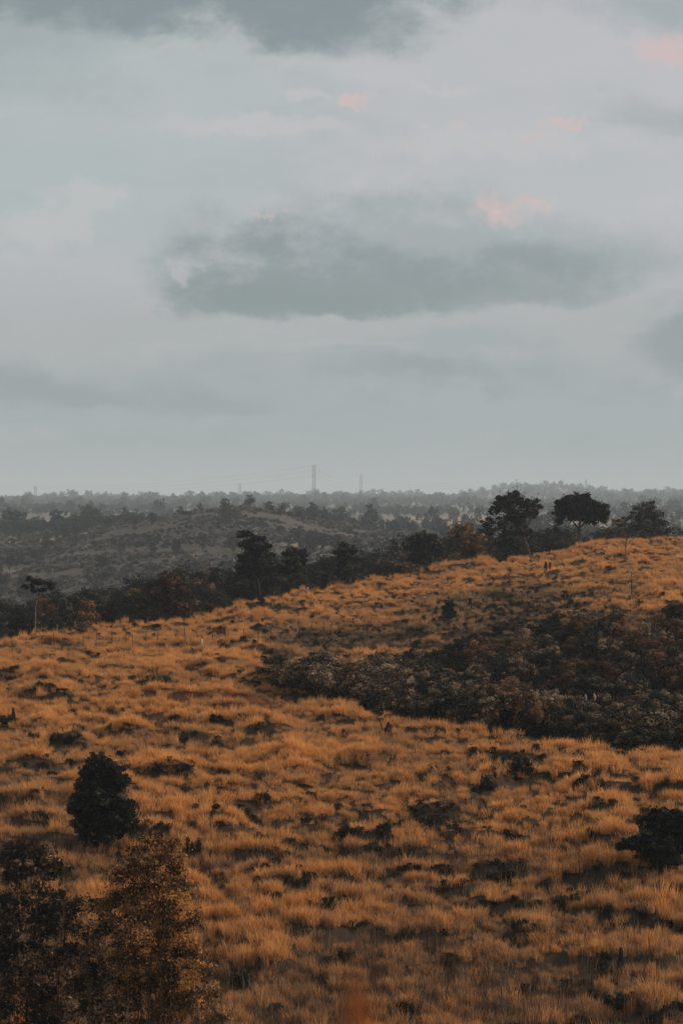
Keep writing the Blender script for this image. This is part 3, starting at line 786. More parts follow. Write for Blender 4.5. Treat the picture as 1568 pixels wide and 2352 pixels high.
def wood():
    r = np.random.default_rng(99); n = 30000
    d = np.exp(r.uniform(np.log(1000), np.log(6200), n)); px = r.uniform(-150, 1720, n)
    x = (px - HX) / FP * d; z = height(x, d)
    dn = fbm(x, d, 160, 3, 101) + .5 * fbm(x, d, 620, 2, 105) - .9 * smooth01((fbm(x, d, 260, 3, 51) - .12) / .12)
    py = HY - z / d * FP
    clear = np.exp(-(((px - 130) / 85) ** 2 + ((py - 1204) / 11) ** 2) ** 2)
    ok = (r.random(n) < smooth01((dn + np.interp(d, [1000, 2400, 3500], [-.12, .0, .32])) / .5) * .9 + .03) & (r.random(n) > clear * 1.2)
    x, d, z = x[ok], d[ok], z[ok]; n = len(x)
    H_ = r.uniform(3.0, 7.5, n) * np.where(r.random(n) < .07, 1.8, 1) * np.interp(d, [1000, 2500, 6000], [.9, 1.2, 1.9])
    w = H_ * r.uniform(.65, 1.3, n)
    o = scatter('far_wood', wood_src, np.stack([x, d, z - .2], 1), np.stack([np.zeros(n), np.zeros(n), r.uniform(0, 6.28, n)], 1),
                np.stack([w, w, H_], 1), r.integers(0, 6, n), r.random(n), M['wood_leaf'])
    o['label'] = 'far woods fading into the haze'
    print('wood', n)
wood()

# ------------------------------------------------------------------ single trees and bushes of the photograph
rs = np.random.default_rng(303)
def special(kind, label, cat, base, lobes_px, d, limbs, n, leaf, mat, bark, depth=.8, cluster=16, clump=.26, up=.3, tonebias=0, branch=None, partname='crown', trunkname='trunk', interior=.18, group=None, embed=.25, airy=.06, aspect=.55, cv=.24, twig=0):
    """base=(px,py) of the foot at distance d; lobes (px,py,rx,ry) and limbs [[(px,py,off)...], r0, r1] measured at that distance"""
    k = d / FP; x0 = (base[0] - HX) * k
    z0 = ground(x0, d)
    zoff = (HY - base[1]) * k          # height of the drawn foot
    def W(px, py, off=0): return np.array([(px - base[0]) * k, off, (base[1] - py) * k])
    o = thing(kind, label, cat, (x0, d, zoff), group)
    lobes = []
    for L in lobes_px:
        off = L[4] if len(L) > 4 else rs.uniform(-.5, .5) * L[2] * k * depth
        c = W(L[0], L[1], off); lobes.append((c[0], c[1], c[2], L[2] * k, L[2] * k * depth, L[3] * k))
    me = crown_mesh(partname, rs, lobes, int(n * 1.15), leaf * 1.45, mat, clump=clump, nclump=cluster, up=up, tonebias=tonebias, interior=interior, airy=airy, tsd=.2, aspect=aspect, cv=cv)
    link(partname, me, o)
    mb = MB(); trunk = MB(); first = True
    twigs_ = []
    for i in range(twig):
        L = lobes_px[rs.integers(len(lobes_px))]; tx, ty = L[0] + rs.uniform(-.9, .9) * L[2], L[1] - rs.uniform(0, 1.1) * L[3]
        bx = base[0] + (tx - base[0]) * rs.uniform(.55, 1.0); oo = rs.uniform(-.8, .3)
        twigs_.append(([(bx, base[1], oo), (bx + rs.normal(0, 8), base[1] * .6 + ty * .4, oo), (tx + rs.normal(0, 8), base[1] * .25 + ty * .75, oo), (tx, ty, oo)], rs.uniform(.008, .016), .003))
    for path, r0, r1 in list(limbs) + twigs_:
        pts = [W(*p) for p in path]
        if first: pts[0] = pts[0] + np.array([0, 0, min(0, z0 - zoff) - embed])
        first = first and True
        fine = []
        for a, b in zip(pts[:-1], pts[1:]): fine += [a, (a + b) / 2 + rs.normal(0, .02 * np.linalg.norm(b - a), 3)]
        fine.append(pts[-1]); first = False
        trunk.tube(fine, list(np.linspace(r0, r1, len(fine))), 7)
    if limbs: trunk.build(trunkname, bark, o, True)
    return o
def dcrest(px): return float(np.interp(px, ROWS[11][0], ROWS[11][1]))
def auto_d(px, py, lo=60, hi=400): return ray_hit(px, py, lo, hi)[1]

# leaning tree on the crest
d = dcrest(1215) + 1
special('leaning_tree', 'tall dark tree with pale leaning trunk and uneven crown on the meadow crest', 'tree', (1222, 1277), [
    (1160, 1160, 30, 24), (1185, 1150, 32, 20), (1140, 1175, 18, 14), (1222, 1160, 24, 18), (1210, 1180, 30, 20), (1165, 1190, 28, 20), (1185, 1200, 26, 18), (1150, 1210, 20, 14),
    (1118, 1205, 20, 16), (1120, 1228, 22, 18), (1175, 1250, 30, 14, 1.5), (1135, 1255, 26, 14, 1.5), (1200, 1222, 26, 16, 1.0), (1165, 1235, 24, 18, 1.0)], d,
    [([(1222, 1277), (1208, 1250, .1), (1200, 1225, .2), (1196, 1200, .2), (1190, 1165, 0)], .18, .06), ([(1202, 1232), (1215, 1200, -.4), (1224, 1165, -.5)], .12, .05), ([(1198, 1215), (1175, 1195, .3), (1155, 1165, .3)], .13, .04),
     ([(1207, 1248), (1170, 1235, .5), (1122, 1215, .6)], .10, .04), ([(1196, 1200), (1205, 1180), (1210, 1160)], .1, .04)],
    17000, .16, M['dark_leaf'], M['bark'], cluster=12, clump=.26, up=.2, interior=.25)
special('umbrella_tree', 'dark umbrella-crowned tree on one straight trunk at the crest', 'tree', (1332, 1262), [
    (1310, 1160, 34, 22), (1340, 1158, 34, 22), (1370, 1172, 28, 22), (1388, 1185, 14, 24), (1290, 1180, 24, 20), (1330, 1182, 34, 20), (1360, 1190, 28, 18), (1282, 1198, 14, 12), (1275, 1216, 11, 9), (1382, 1165, 16, 12), (1330, 1148, 30, 14)], dcrest(1332) - 3,
    [([(1332, 1262), (1331, 1240), (1329, 1215, .1), (1332, 1180, 0)], .22, .10), ([(1330, 1218), (1312, 1195, -.5), (1298, 1175, -.6)], .12, .04), ([(1330, 1212), (1352, 1192, .4), (1368, 1175, .5)], .12, .04), ([(1330, 1222), (1305, 1212, -.3), (1282, 1206, -.4)], .08, .03)],
    18000, .16, M['dark_leaf'], M['bark'], cluster=14, clump=.24, up=.25, interior=.3)
special('round_tree', 'grey-brown tree with thin pale stem, rightmost on the skyline of the crest', 'tree', (1477, 1236), [
    (1468, 1170, 24, 16), (1490, 1180, 30, 20), (1510, 1200, 26, 18), (1465, 1200, 20, 22), (1490, 1215, 34, 18), (1525, 1212, 24, 18), (1455, 1165, 12, 10), (1450, 1185, 16, 16), (1480, 1160, 30, 12), (1450, 1215, 22, 16), (1535, 1222, 14, 12)], dcrest(1477) + 6,
    [([(1477, 1236), (1475, 1212), (1468, 1190)], .13, .05), ([(1475, 1212), (1492, 1192), (1505, 1185)], .08, .03)],
    9500, .13, M['grey_leaf'], M['bark'], cluster=9, clump=.26, tonebias=.05, airy=.25)
special('thin_tree', 'thin brownish see-through tree between umbrella tree and rightmost tree', 'tree', (1420, 1244), [(1412, 1205, 16, 14), (1432, 1200, 14, 14), (1400, 1225, 16, 12), (1428, 1222, 16, 14)], dcrest(1420) + 5,
    [([(1420, 1244), (1420, 1222), (1415, 1200)], .07, .03)], 1800, .14, M['rust_leaf'], M['bark'], cluster=8, interior=.1)
special('dark_tree', 'dark broad tree standing tallest over the belt left of centre', 'tree', (598, 1365), [
    (560, 1228, 26, 12), (585, 1238, 24, 12), (572, 1255, 26, 16), (600, 1262, 28, 18), (612, 1280, 24, 20), (572, 1285, 30, 22), (600, 1305, 36, 22), (560, 1310, 24, 18), (625, 1300, 20, 16)], dcrest(598) + 6,
    [([(598, 1365), (590, 1320), (585, 1280), (580, 1240)], .2, .06)], 13000, .14, M['dark_leaf'], M['dark_bark'], cluster=12, interior=.25)
special('dark_tree', 'rounded dark tree just right of the tallest tree of the belt', 'tree', (676, 1352), [(665, 1270, 20, 14), (688, 1275, 18, 16), (675, 1295, 28, 22), (660, 1310, 20, 16)], dcrest(676) + 5,
    [([(676, 1352), (676, 1300), (674, 1270)], .14, .05)], 6500, .14, M['dark_leaf'], M['dark_bark'], cluster=12, interior=.25)
special('dark_tree', 'dark tree with ragged peaked top in the middle of the belt', 'tree', (798, 1335), [(788, 1252, 16, 10), (780, 1268, 20, 14), (808, 1265, 16, 12), (797, 1285, 30, 18), (790, 1305, 32, 16)], dcrest(798) + 4,
    [([(798, 1335), (796, 1290), (790, 1255)], .14, .05)], 6500, .14, M['dark_leaf'], M['dark_bark'], cluster=12, interior=.25)
special('dark_tree', 'large dark round-headed tree in the belt left of the brown column tree', 'tree', (975, 1318), [(965, 1232, 24, 14), (990, 1238, 22, 14), (950, 1255, 24, 16), (985, 1262, 32, 20), (970, 1285, 38, 20), (1010, 1262, 16, 16)], dcrest(975) + 2,
    [([(975, 1318), (975, 1280), (970, 1240)], .2, .06)], 11000, .14, M['dark_leaf'], M['dark_bark'], cluster=12, interior=.25)
special('column_tree', 'narrow rust-brown column tree rising from the belt', 'tree', (1056, 1295), [(1056, 1216, 12, 12), (1052, 1235, 14, 16), (1060, 1255, 18, 16), (1050, 1275, 20, 14)], dcrest(1056) + 1,
    [([(1056, 1295), (1056, 1250), (1056, 1215)], .1, .04)], 3800, .13, M['rust_leaf'], M['bark'], cluster=10)
special('brown_bush', 'pale brown bushy tree right of the column tree', 'bush', (1092, 1290), [(1080, 1232, 18, 12), (1098, 1240, 20, 14), (1090, 1262, 26, 16)], dcrest(1092) + 1,
    [([(1092, 1290), (1090, 1240)], .1, .03)], 4200, .13, M['thicket_leaf'], M['bark'], cluster=12, tonebias=.15)
# tree in the near belt, big ragged brown one at left
special('ragged_tree', 'ragged brown-leafed tree in front of the belt with a forked bare foot', 'tree', (382, 1438), [(392, 1325, 24, 14), (375, 1345, 32, 18), (410, 1355, 26, 20), (360, 1370, 30, 18), (395, 1385, 38, 18), (430, 1380, 20, 16), (400, 1405, 30, 10)], dcrest(382) - 2,
    [([(382, 1438), (385, 1400), (392, 1350)], .09, .03), ([(382, 1425), (370, 1395), (362, 1370)], .06, .02), ([(384, 1420), (402, 1395), (415, 1365)], .06, .02)], 8500, .12, M['rust_leaf'], M['bark'], cluster=12, tonebias=.0)
# slim pale-trunked sapling at far left
special('pale_sapling', 'slim sapling with bare pale trunk and flat tiered dark leaves at far left', 'tree', (80, 1422), [(72, 1330, 14, 6), (90, 1338, 22, 7), (66, 1348, 18, 6), (120, 1340, 14, 6), (88, 1356, 22, 6), (115, 1350, 10, 5)], dcrest(80) + 1,
    [([(80, 1422), (82, 1395), (86, 1375), (84, 1345)], .05, .02), ([(85, 1378), (100, 1362), (118, 1345)], .035, .015), ([(85, 1368), (72, 1350), (64, 1345)], .03, .012), ([(86, 1376), (96, 1368)], .035, .02)], 1900, .13, M['dark_leaf'], M['pale_bark'], cluster=10, interior=.2)
# lollipop tree in the meadow
dl = 190
special('lollipop_tree', 'small dark lollipop tree on a thin stem in the middle meadow', 'tree', (1032, 1456), [(1032, 1388, 13, 10), (1028, 1402, 15, 12), (1034, 1412, 16, 10)], 172,
    [([(1032, 1456), (1031, 1425), (1031, 1395)], .035, .02)], 3200, .10, M['dark_leaf'], M['bark'], cluster=14, interior=.35)
special('upright_bush', 'narrow dark upright bush at the meadow edge below the tallest dark tree', 'bush', (602, 1415), [(602, 1380, 9, 12), (600, 1395, 14, 13), (603, 1406, 14, 10)], 190, [([(602, 1415), (602, 1390)], .04, .02)], 1600, .10, M['dark_leaf'], M['dark_bark'], cluster=12, interior=.4, partname='foliage', trunkname='stem')
special('small_bush', 'small dark bush in the grass below the narrow upright bush', 'bush', (605, 1440), [(605, 1430, 10, 10)], 178, [([(605, 1440), (605, 1430)], .03, .02)], 900, .09, M['dark_leaf'], M['dark_bark'], cluster=20, interior=.4, partname='foliage', trunkname='stem')
# big dark bush in the meadow on the left
db = auto_d(235, 1975)
special('oval_tree', 'black-green oval bushy tree on twin thin stems in the left meadow', 'tree', (232, 2015), [
    (225, 1752, 34, 22), (250, 1770, 36, 26), (205, 1775, 26, 24), (230, 1800, 48, 32), (195, 1805, 32, 28), (268, 1800, 34, 30), (228, 1840, 62, 36), (190, 1850, 44, 30), (280, 1850, 34, 30), (262, 1848, 42, 32), (235, 1885, 66, 36), (195, 1895, 38, 28), (285, 1895, 34, 24), (232, 1920, 58, 26), (170, 1860, 14, 12), (300, 1870, 16, 14)], db,
    [([(222, 2015), (224, 1960), (226, 1850), (225, 1760)], .05, .02), ([(238, 2012), (238, 1950), (250, 1860)], .045, .02), ([(226, 1900), (190, 1870)], .03, .012), ([(236, 1910), (285, 1880)], .03, .012)],
    30000, .085, M['dark_leaf'], M['red_twig'], cluster=22, clump=.2, interior=.5, up=.2, depth=.9)
dr = auto_d(1510, 2000)
special('wide_bush', 'black-green spreading bush at the right edge of the meadow', 'bush', (1510, 2010), [
    (1515, 1872, 36, 18), (1550, 1875, 34, 22), (1490, 1895, 32, 22), (1530, 1900, 44, 28), (1500, 1925, 40, 26), (1465, 1935, 30, 20), (1435, 1942, 22, 14), (1530, 1945, 48, 28), (1495, 1965, 40, 24), (1535, 1975, 36, 22), (1575, 1930, 30, 36), (1420, 1948, 10, 8)], dr,
    [([(1510, 2010), (1508, 1960), (1510, 1890)], .05, .02), ([(1508, 1985), (1470, 1945), (1435, 1940)], .03, .012), ([(1510, 1975), (1545, 1935)], .03, .012)],
    24000, .085, M['dark_leaf'], M['dark_bark'], cluster=22, clump=.2, interior=.5, up=.2, depth=.9, partname='foliage', trunkname='stem')
# foreground bushes at lower left
special('golden_bush', 'tall golden-brown leafed bush in the left foreground', 'bush', (350, 2400), [
    (360, 1935, 40, 26), (395, 1945, 30, 26), (330, 1950, 36, 24), (375, 1975, 56, 32), (310, 1985, 40, 30), (410, 2000, 30, 36), (350, 2025, 70, 40), (420, 2040, 40, 24), (300, 2050, 46, 36), (380, 2075, 60, 40), (330, 2110, 70, 40), (400, 2130, 56, 40),
    (270, 2010, 40, 30), (250, 2080, 50, 40), (446, 2105, 24, 22), (492, 2285, 26, 22), (500, 2340, 40, 22), (370, 2330, 80, 50), (350, 2170, 80, 46), (430, 2190, 50, 36), (300, 2190, 60, 40), (390, 2235, 80, 40), (460, 2230, 40, 30), (330, 2260, 70, 40), (420, 2300, 70, 40), (440, 2060, 24, 12)], 66,
    [([(345, 2420), (343, 2250), (345, 2100, .1), (355, 1960, .1)], .035, .01), ([(330, 2420), (322, 2280), (300, 2150, -.1), (305, 2040)], .022, .008), ([(344, 2200), (385, 2100), (405, 1990)], .018, .006), ([(344, 2260), (400, 2200), (445, 2180)], .018, .006),
     ([(300, 2420, -.9), (301, 2300, -.9), (296, 2180, -.7)], .014, .008), ([(272, 2420, -.9), (268, 2310, -.9), (262, 2200, -.7)], .012, .006), ([(215, 2420, -.8), (210, 2330, -.8), (214, 2250, -.7)], .012, .006)],
    29000, .055, M['gold_leaf'], M['bark'], cluster=16, clump=.26, up=.1, interior=.35, depth=.55, airy=.28, tonebias=.10, cv=.34, twig=34, partname='foliage', trunkname='stem')
special('drooping_bush', 'dark bush with curled drooping leaves filling the bottom left corner', 'bush', (60, 2450), [
    (20, 1960, 40, 24), (80, 1965, 50, 26), (130, 2000, 36, 26), (40, 2010, 60, 36), (100, 2050, 60, 40), (20, 2080, 60, 44), (180, 2075, 60, 24), (220, 2085, 36, 18), (140, 2120, 70, 36), (60, 2150, 80, 50), (210, 2150, 60, 40), (20, 2230, 80, 60), (130, 2220, 90, 50),
    (250, 2130, 50, 36), (280, 2200, 50, 50), (300, 2290, 50, 50), (120, 2090, 80, 40), (230, 2230, 50, 50), (70, 2320, 100, 60), (180, 2310, 70, 60), (-30, 2150, 60, 80), (250, 2330, 50, 50)], 67,
    [([(60, 2450), (62, 2300), (50, 2150), (40, 2000)], .04, .01), ([(75, 2450), (120, 2300), (150, 2130), (170, 2080)], .03, .01), ([(62, 2300), (95, 2150), (100, 2030)], .02, .008)],
    23000, .085, M['drooping_leaf'], M['dark_bark'], cluster=12, clump=.26, up=.3, interior=.25, depth=.55, airy=.2, aspect=.4, twig=30, cv=.3, partname='foliage', trunkname='stem', tonebias=-.02)
special('rust_shrub', 'rusty orange-tipped shrub behind the drooping bush at the left edge', 'bush', (60, 2120), [(40, 1945, 44, 18), (95, 1955, 36, 18), (10, 1975, 40, 22), (70, 1990, 50, 26), (130, 1985, 22, 18)], 76,
    [([(60, 2120), (55, 2040), (45, 1950)], .03, .01)], 6500, .075, M['rust_leaf'], M['red_twig'], cluster=14, up=.3, interior=.3, tonebias=.08, partname='foliage', trunkname='stem')

# dark twiggy clumps and weeds that stand out, some put in for shaded hollows
def clump(label, px, py, w, h, mat='dark_leaf', kind='weed_clump', n=800, leaf=.10, cat='plant', group=None, twig=0):
    x, d, z = ray_hit(px, py, 60, 300); k = d / FP
    o = thing(kind, label, cat, (x, d, z), group)
    w, h = w * k * .5, h * k * .8
    lobes = [(rs.uniform(-.85, .85) * w, rs.uniform(-.4, .4) * w, h * rs.uniform(.1, .6), w * rs.uniform(.18, .36), w * .3, h * rs.uniform(.2, .42)) for i in range(10)]
    link('foliage', crown_mesh('foliage', rs, lobes, n, leaf, M[mat], nclump=8, clump=.4, interior=.5, airy=.35, aspect=.3, tsd=.22), o)
    mb = MB()
    for i in range(4 + twig):
        a = rs.uniform(-1, 1)
        mb.tube(bent((a * w * .3, rs.uniform(-.1, .1), -.15), (a * w * rs.uniform(.3, 1.1), rs.uniform(-.2, .2), h * rs.uniform(.8, 1.35)), rs, 4, .07), [.02, .016, .01, .005], 5)
    mb.build('stem', M['dark_bark'], o)
    return o
for (lab, px, py, w, h) in [
    ('wide dark low bush in the orange grass, left of the thicket, with pale leaf tips', 365, 1578, 84, 34),
    ('flat wide dark leaves put in for the shaded hollow right of the oval tree top', 392, 1778, 106, 30),
    ('dark weed clump in shade right of the oval tree, above the golden bush', 430, 1905, 80, 26),
    ('dark weed clump behind the right shoulder of the golden bush', 445, 1985, 40, 60),
    ('dark round hole-like clump in the near centre meadow', 742, 2105, 70, 44),
    ('dark clump in the near right meadow left of the wide bush', 1152, 2022, 66, 34),
    ('small dark clump at lower centre right, near the stalks', 1190, 2150, 40, 28),
    ('dark clump in the bottom right, beneath the pointed stump', 1290, 2090, 90, 34),
    ('dark twiggy shrub in the right meadow below the thicket', 1200, 1780, 70, 62),
    ('dark small shrub left of the twiggy shrub, slightly lower', 1122, 1818, 46, 40),
    ('dark weed clump nearest the left edge beside the upper stump', 20, 1668, 50, 30),
    ('dark clump in the left meadow above the oval tree, first of three in a row', 82, 1705, 40, 24),
    ('dark clump in the left meadow above the oval tree, second of three in a row', 124, 1705, 28, 26),
    ('dark clump in the left meadow above the oval tree, last of three in a row', 155, 1708, 30, 26),
    ('dark dome weed right of the three dark clumps, centre-left meadow', 494, 1665, 38, 28),
    ('dark clump below the bare dead branch at the thicket foot', 890, 1690, 20, 24),
    ('pair of dark twigged weeds, left one, in the centre meadow', 817, 1925, 52, 30),
    ('pair of dark twigged weeds, right one, in the centre meadow', 876, 1928, 42, 32),
    ('small pointed dark weed in the right meadow left of the wide bush top', 1358, 1928, 24, 28),
    ('dark low clump at left edge under the oval tree, in tall grass', 100, 1886, 56, 22),
    ('dark low shrub on the crest slope under the rightmost tree', 1402, 1310, 30, 14),
    ('dark weed clump lowest in the bottom left grass, right of golden bush', 545, 2290, 60, 70),
    ('dark shaded clump at the bottom right edge of the grass', 1440, 2330, 110, 50),
    ('dark shaded clump in the lower right grass beside pale twigs', 1400, 2250, 60, 34),
    ('low dark clump at left edge of the upper meadow', 25, 1548, 46, 18),
    ('low dark clump in upper left meadow, second from the left edge', 78, 1556, 36, 18),
    ('dark clump in upper left meadow below the two low ones', 108, 1592, 50, 20),
    ('dark flat clump in the middle of the left meadow, below the wide low bush', 262, 1640, 56, 20),
    ('small peaked dark shrub between the wide low bush and the centre', 402, 1662, 34, 26),
    ('long dark clump centre meadow above the golden bush', 600, 1848, 44, 30),
    ('dark clump in the centre meadow, right of the long one', 720, 1842, 36, 26),
    ('dark clump on the left of the meadow crest near the fence end', 505, 1452, 34, 16),
]:
    clump(lab, px, py, w, h, n=int(500 + w * h * .5), group='dark clumps standing out in the grass')

# stumps
def stump(label, px, py, h, w, pairs=1):
    x, d, z = ray_hit(px, py, 60, 300); k = d / FP
    mb = MB(); H_ = h * k
    for i in range(pairs):
        ox = (i - (pairs - 1) / 2) * w * k * 1.1
        mb.tube([(ox, 0, -.2), (ox, 0, H_ * .3), (ox + .03, 0, H_ * .6), (ox + .01, .02, H_ * (1 - .12 * i))], [w * k * .55, w * k * .42, w * k * .3, w * k * (.10 if pairs == 1 else .22)], 8)
        mb.tube([(ox, 0, H_ * .25), (ox + w * k * .5, .03, H_ * .5)], [w * k * .16, w * k * .05], 6)
    o = mb.build('tree_stump', M['char'], None, True); o.location = (x, d, z)
    tag(o, label, 'stump')
stump('pointed black stump in the lower right meadow', 1425, 2245, 66, 24)
stump('pointed black stump by the left edge of the meadow', 30, 1662, 34, 14)
stump('double black stump on the slope under the umbrella tree', 1257, 1308, 16, 9, 2)
stump('short black stump at the foot of the thicket, right of the dead branch', 891, 1688, 26, 20)

# bare saplings and dead branches
def twigs(kind, label, px, py, h, mat, spread=.35, nb=7, r0=.02, lean=0.0, cat='sapling'):
    x, d, z = ray_hit(px, py, 60, 300); k = d / FP; H_ = h * k
    mb = MB()
    mb.tube(bent((0, 0, -.15), (lean * H_, 0, H_), rs, 5, .02), [r0 * 1.2, r0, r0 * .8, r0 * .6, r0 * .35], 6)
    for i in range(nb):
        t = rs.uniform(.25, .9); a = rs.uniform(0, 2 * PI); L = spread * H_ * (1.1 - t)
        p0 = np.array((lean * H_ * t, 0, H_ * t))
        mb.tube(bent(p0, p0 + np.array((math.cos(a) * L, math.sin(a) * L, L * rs.uniform(.8, 1.5))), rs, 3, .05), [r0 * .5, r0 * .35, r0 * .2], 5)
    o = mb.build(kind, M[mat], None, True); o.location = (x, d, z)
    tag(o, label, cat)
twigs('bare_sapling', 'leafless reddish sapling on the crest below the rightmost tree', 1436, 1275, 48, 'red_twig', .6, 12, .05)
twigs('bare_sapling', 'single thin bare stem on the right slope above the thicket', 1449, 1372, 54, 'dark_bark', .15, 3, .04)
twigs('bare_sapling', 'upright dark twiggy sapling in the near meadow left of the wide bush', 1329, 2030, 100, 'red_twig', .16, 16, .018)
twigs('bare_sapling', 'thin bare sapling standing by the twiggy shrub under the thicket', 1222, 1765, 60, 'dark_bark', .2, 6, .02)
twigs('dead_branch', 'bare dead branch leaning out of the grass at the thicket foot', 885, 1678, 42, 'dark_bark', .3, 3, .03, -.55, 'branch')
twigs('dead_branch', 'pale bleached branch lying above the golden bush', 398, 1915, 14, 'pale_bark', .3, 2, .012, 2.0, 'branch')
twigs('dead_branch', 'pale forked twig in the grass at lower centre', 1040, 2262, 40, 'pale_bark', .5, 3, .009, .5, 'branch')
twigs('dead_branch', 'long pale twig leaning left in the lower right grass', 1262, 2275, 60, 'pale_bark', .2, 3, .008, -.7, 'branch')
twigs('bare_sapling', 'dark forked bare sapling at bottom centre right', 1090, 2330, 150, 'red_twig', .4, 10, .012)
twigs('bare_sapling', 'dark bare sapling leaning right at the bottom, beside the forked one', 1190, 2340, 190, 'red_twig', .3, 10, .012, .35)
twigs('bare_sapling', 'thin bare sapling in tall grass right of the golden bush', 660, 1990, 60, 'red_twig', .3, 8, .012)
twigs('bare_sapling', 'bare pale-stemmed sapling standing in the shade at the thicket front', 950, 1650, 60, 'bark', .25, 6, .03)
twigs('bare_sapling', 'bare sapling at the thicket front below the rusty column bush', 1068, 1672, 66, 'bark', .25, 6, .03)

# stalks of the foreground (too many to count)
stalks = [tuft_mesh(rt, 7, .22, 1.15, .013, .22, M['stalk'], True) for i in range(5)]
stalk_src = source('stalk_source', stalks)
def stalk_field():
    r = np.random.default_rng(123); n = 13000
    d = np.sqrt(r.uniform(63 ** 2, 98 ** 2, n)); x = r.uniform(-1.1, 1.1, n) * HX / FP * d
    z = height(x, d); px = HX + x / d * FP; py = HY - z / d * FP
    dens = .25 + 1.0 * np.exp(-((py - 1975) / 50) ** 2) + .8 * smooth01((py - 2120) / 100) * np.exp(-((px - 1050) / 350) ** 2) + .9 * smooth01((py - 2100) / 100) * np.exp(-((px - 120) / 260) ** 2)
    ok = r.random(n) < dens * smooth01((fbm(x, d, 4, 2, 131) + .5) / .8)
    x, d, z = x[ok], d[ok], z[ok]; n = len(x); sc = r.uniform(.5, 1.0, n) * np.interp(d, [66, 80, 95], [1.35, 1.05, .8])
    o = scatter('dry_stalks', stalk_src, np.stack([x, d, z - .05], 1), np.stack([r.normal(0, .15, n), r.normal(0, .15, n), r.uniform(0, 6.28, n)], 1), np.stack([sc, sc, sc], 1), r.integers(0, 5, n), r.random(n), M['stalk'])
    o['label'] = 'thin dry weed stalks standing above the near grass'
stalk_field()
# pale plumes at the foot of the thicket
for (px, py, mat, lab) in ((1345, 1612, 'plume_grey', 'small grey plume on a stalk in the dark front of the thicket'), (1365, 1610, 'plume', 'small pinkish plume on a stalk beside the grey plume')):
    dd = 111.5; k = dd / FP; x = (px - HX) * k; z = ground(x, dd); zt = (HY - py) * k
    o = thing('grass_plume', lab, 'plant', (x, dd, z)); mb = MB(); mb.tube([(0, 0, -.1), (.03, 0, (zt - z) * .5), (0, 0, zt - z)], .012, 5); mb.build('stem', M['stalk'] if 0 else M['bark'], o)
    mb = MB(); hh = zt - z; mb.tube([(0, 0, hh), (.01, 0, hh + .08), (.0, 0, hh + .2), (-.02, 0, hh + .30), (-.03, 0, hh + .36)], [.01, .04, .06, .04, .01], 7); mb.build('seed_head', M[mat], o, True)

# ------------------------------------------------------------------ wire fence across the meadow
f = thing('wire_fence', 'long wire fence on thin dark posts crossing the upper left meadow', 'fence', (0, 150, ground(0, 150)))
fl = [(28, 1508), (60, 1495), (97, 1490), (126, 1488), (190, 1490), (222, 1484), (258, 1488), (290, 1483), (306, 1492), (335, 1478), (362, 1478), (425, 1478), (488, 1480), (518, 1477), (560, 1478), (593, 1478), (622, 1476), (655, 1474), (686, 1468), (715, 1462), (745, 1458)]
tops = []
me = MB(); me.tube([(0, 0, -.3), (.01, 0, .5), (0, 0, 1.0)], [.026, .024, .022], 6); pm = me.mesh('post', M['post'])
fx, fy, fz = f.location
for i, (px, py) in enumerate(fl):
    x, d, z = ray_hit(px, py, 138, 240)
    p = link('post', pm, f, (x - fx, d - fy, z - fz)); s = rs.uniform(.85, 1.15); p.scale = (1, 1, s); p.rotation_euler = (rs.normal(0, .03), rs.normal(0, .05), 0)
    tops.append((x - fx, d - fy, z - fz + .9 * s))
mb = MB()
for dz in (0, -.4): mb.tube([(a, b, c + dz) for a, b, c in tops], .006, 4, False)
mb.build('wire', M['wire'], f)
def post(label, px, py, h, w, mat, dmin=130, lean=0.0, d=None):
    if d is None: x, d, z = ray_hit(px, py, dmin, 300)
    else: x = (px - HX) / FP * d; z = (HY - py) / FP * d
    k = d / FP; H_ = h * k; r = w * k / 2
    mb = MB(); mb.tube([(0, 0, -.5), (lean * H_ * .5, 0, H_ * .5), (lean * H_, 0, H_ * .97), (lean * H_, 0, H_)], [r, r, r * .95, r * .6], 8)
    o = mb.build('wooden_post', M[mat], None); o.location = (x, d, z); tag(o, label, 'post')
post('short white-topped post standing alone by the fence', 464, 1490, 20, 3.5, 'pale_post', 150)
post('grey post in front of the belt, right one of the left pair', 173, 1440, 26, 3, 'pale_bark', 165)
post('grey post in front of the belt, left one of the left pair', 132, 1442, 24, 2.5, 'pale_bark', 165)
post('small pale post at the grass edge above the upright bush', 707, 1350, 10, 5, 'pale_post', 200)
post('small pale post right of the lollipop tree', 1057, 1447, 14, 4, 'pale_bark', 160)
post('dark broken post in the brown scrub right of the lollipop tree', 1079, 1396, 18, 8, 'char', 170)

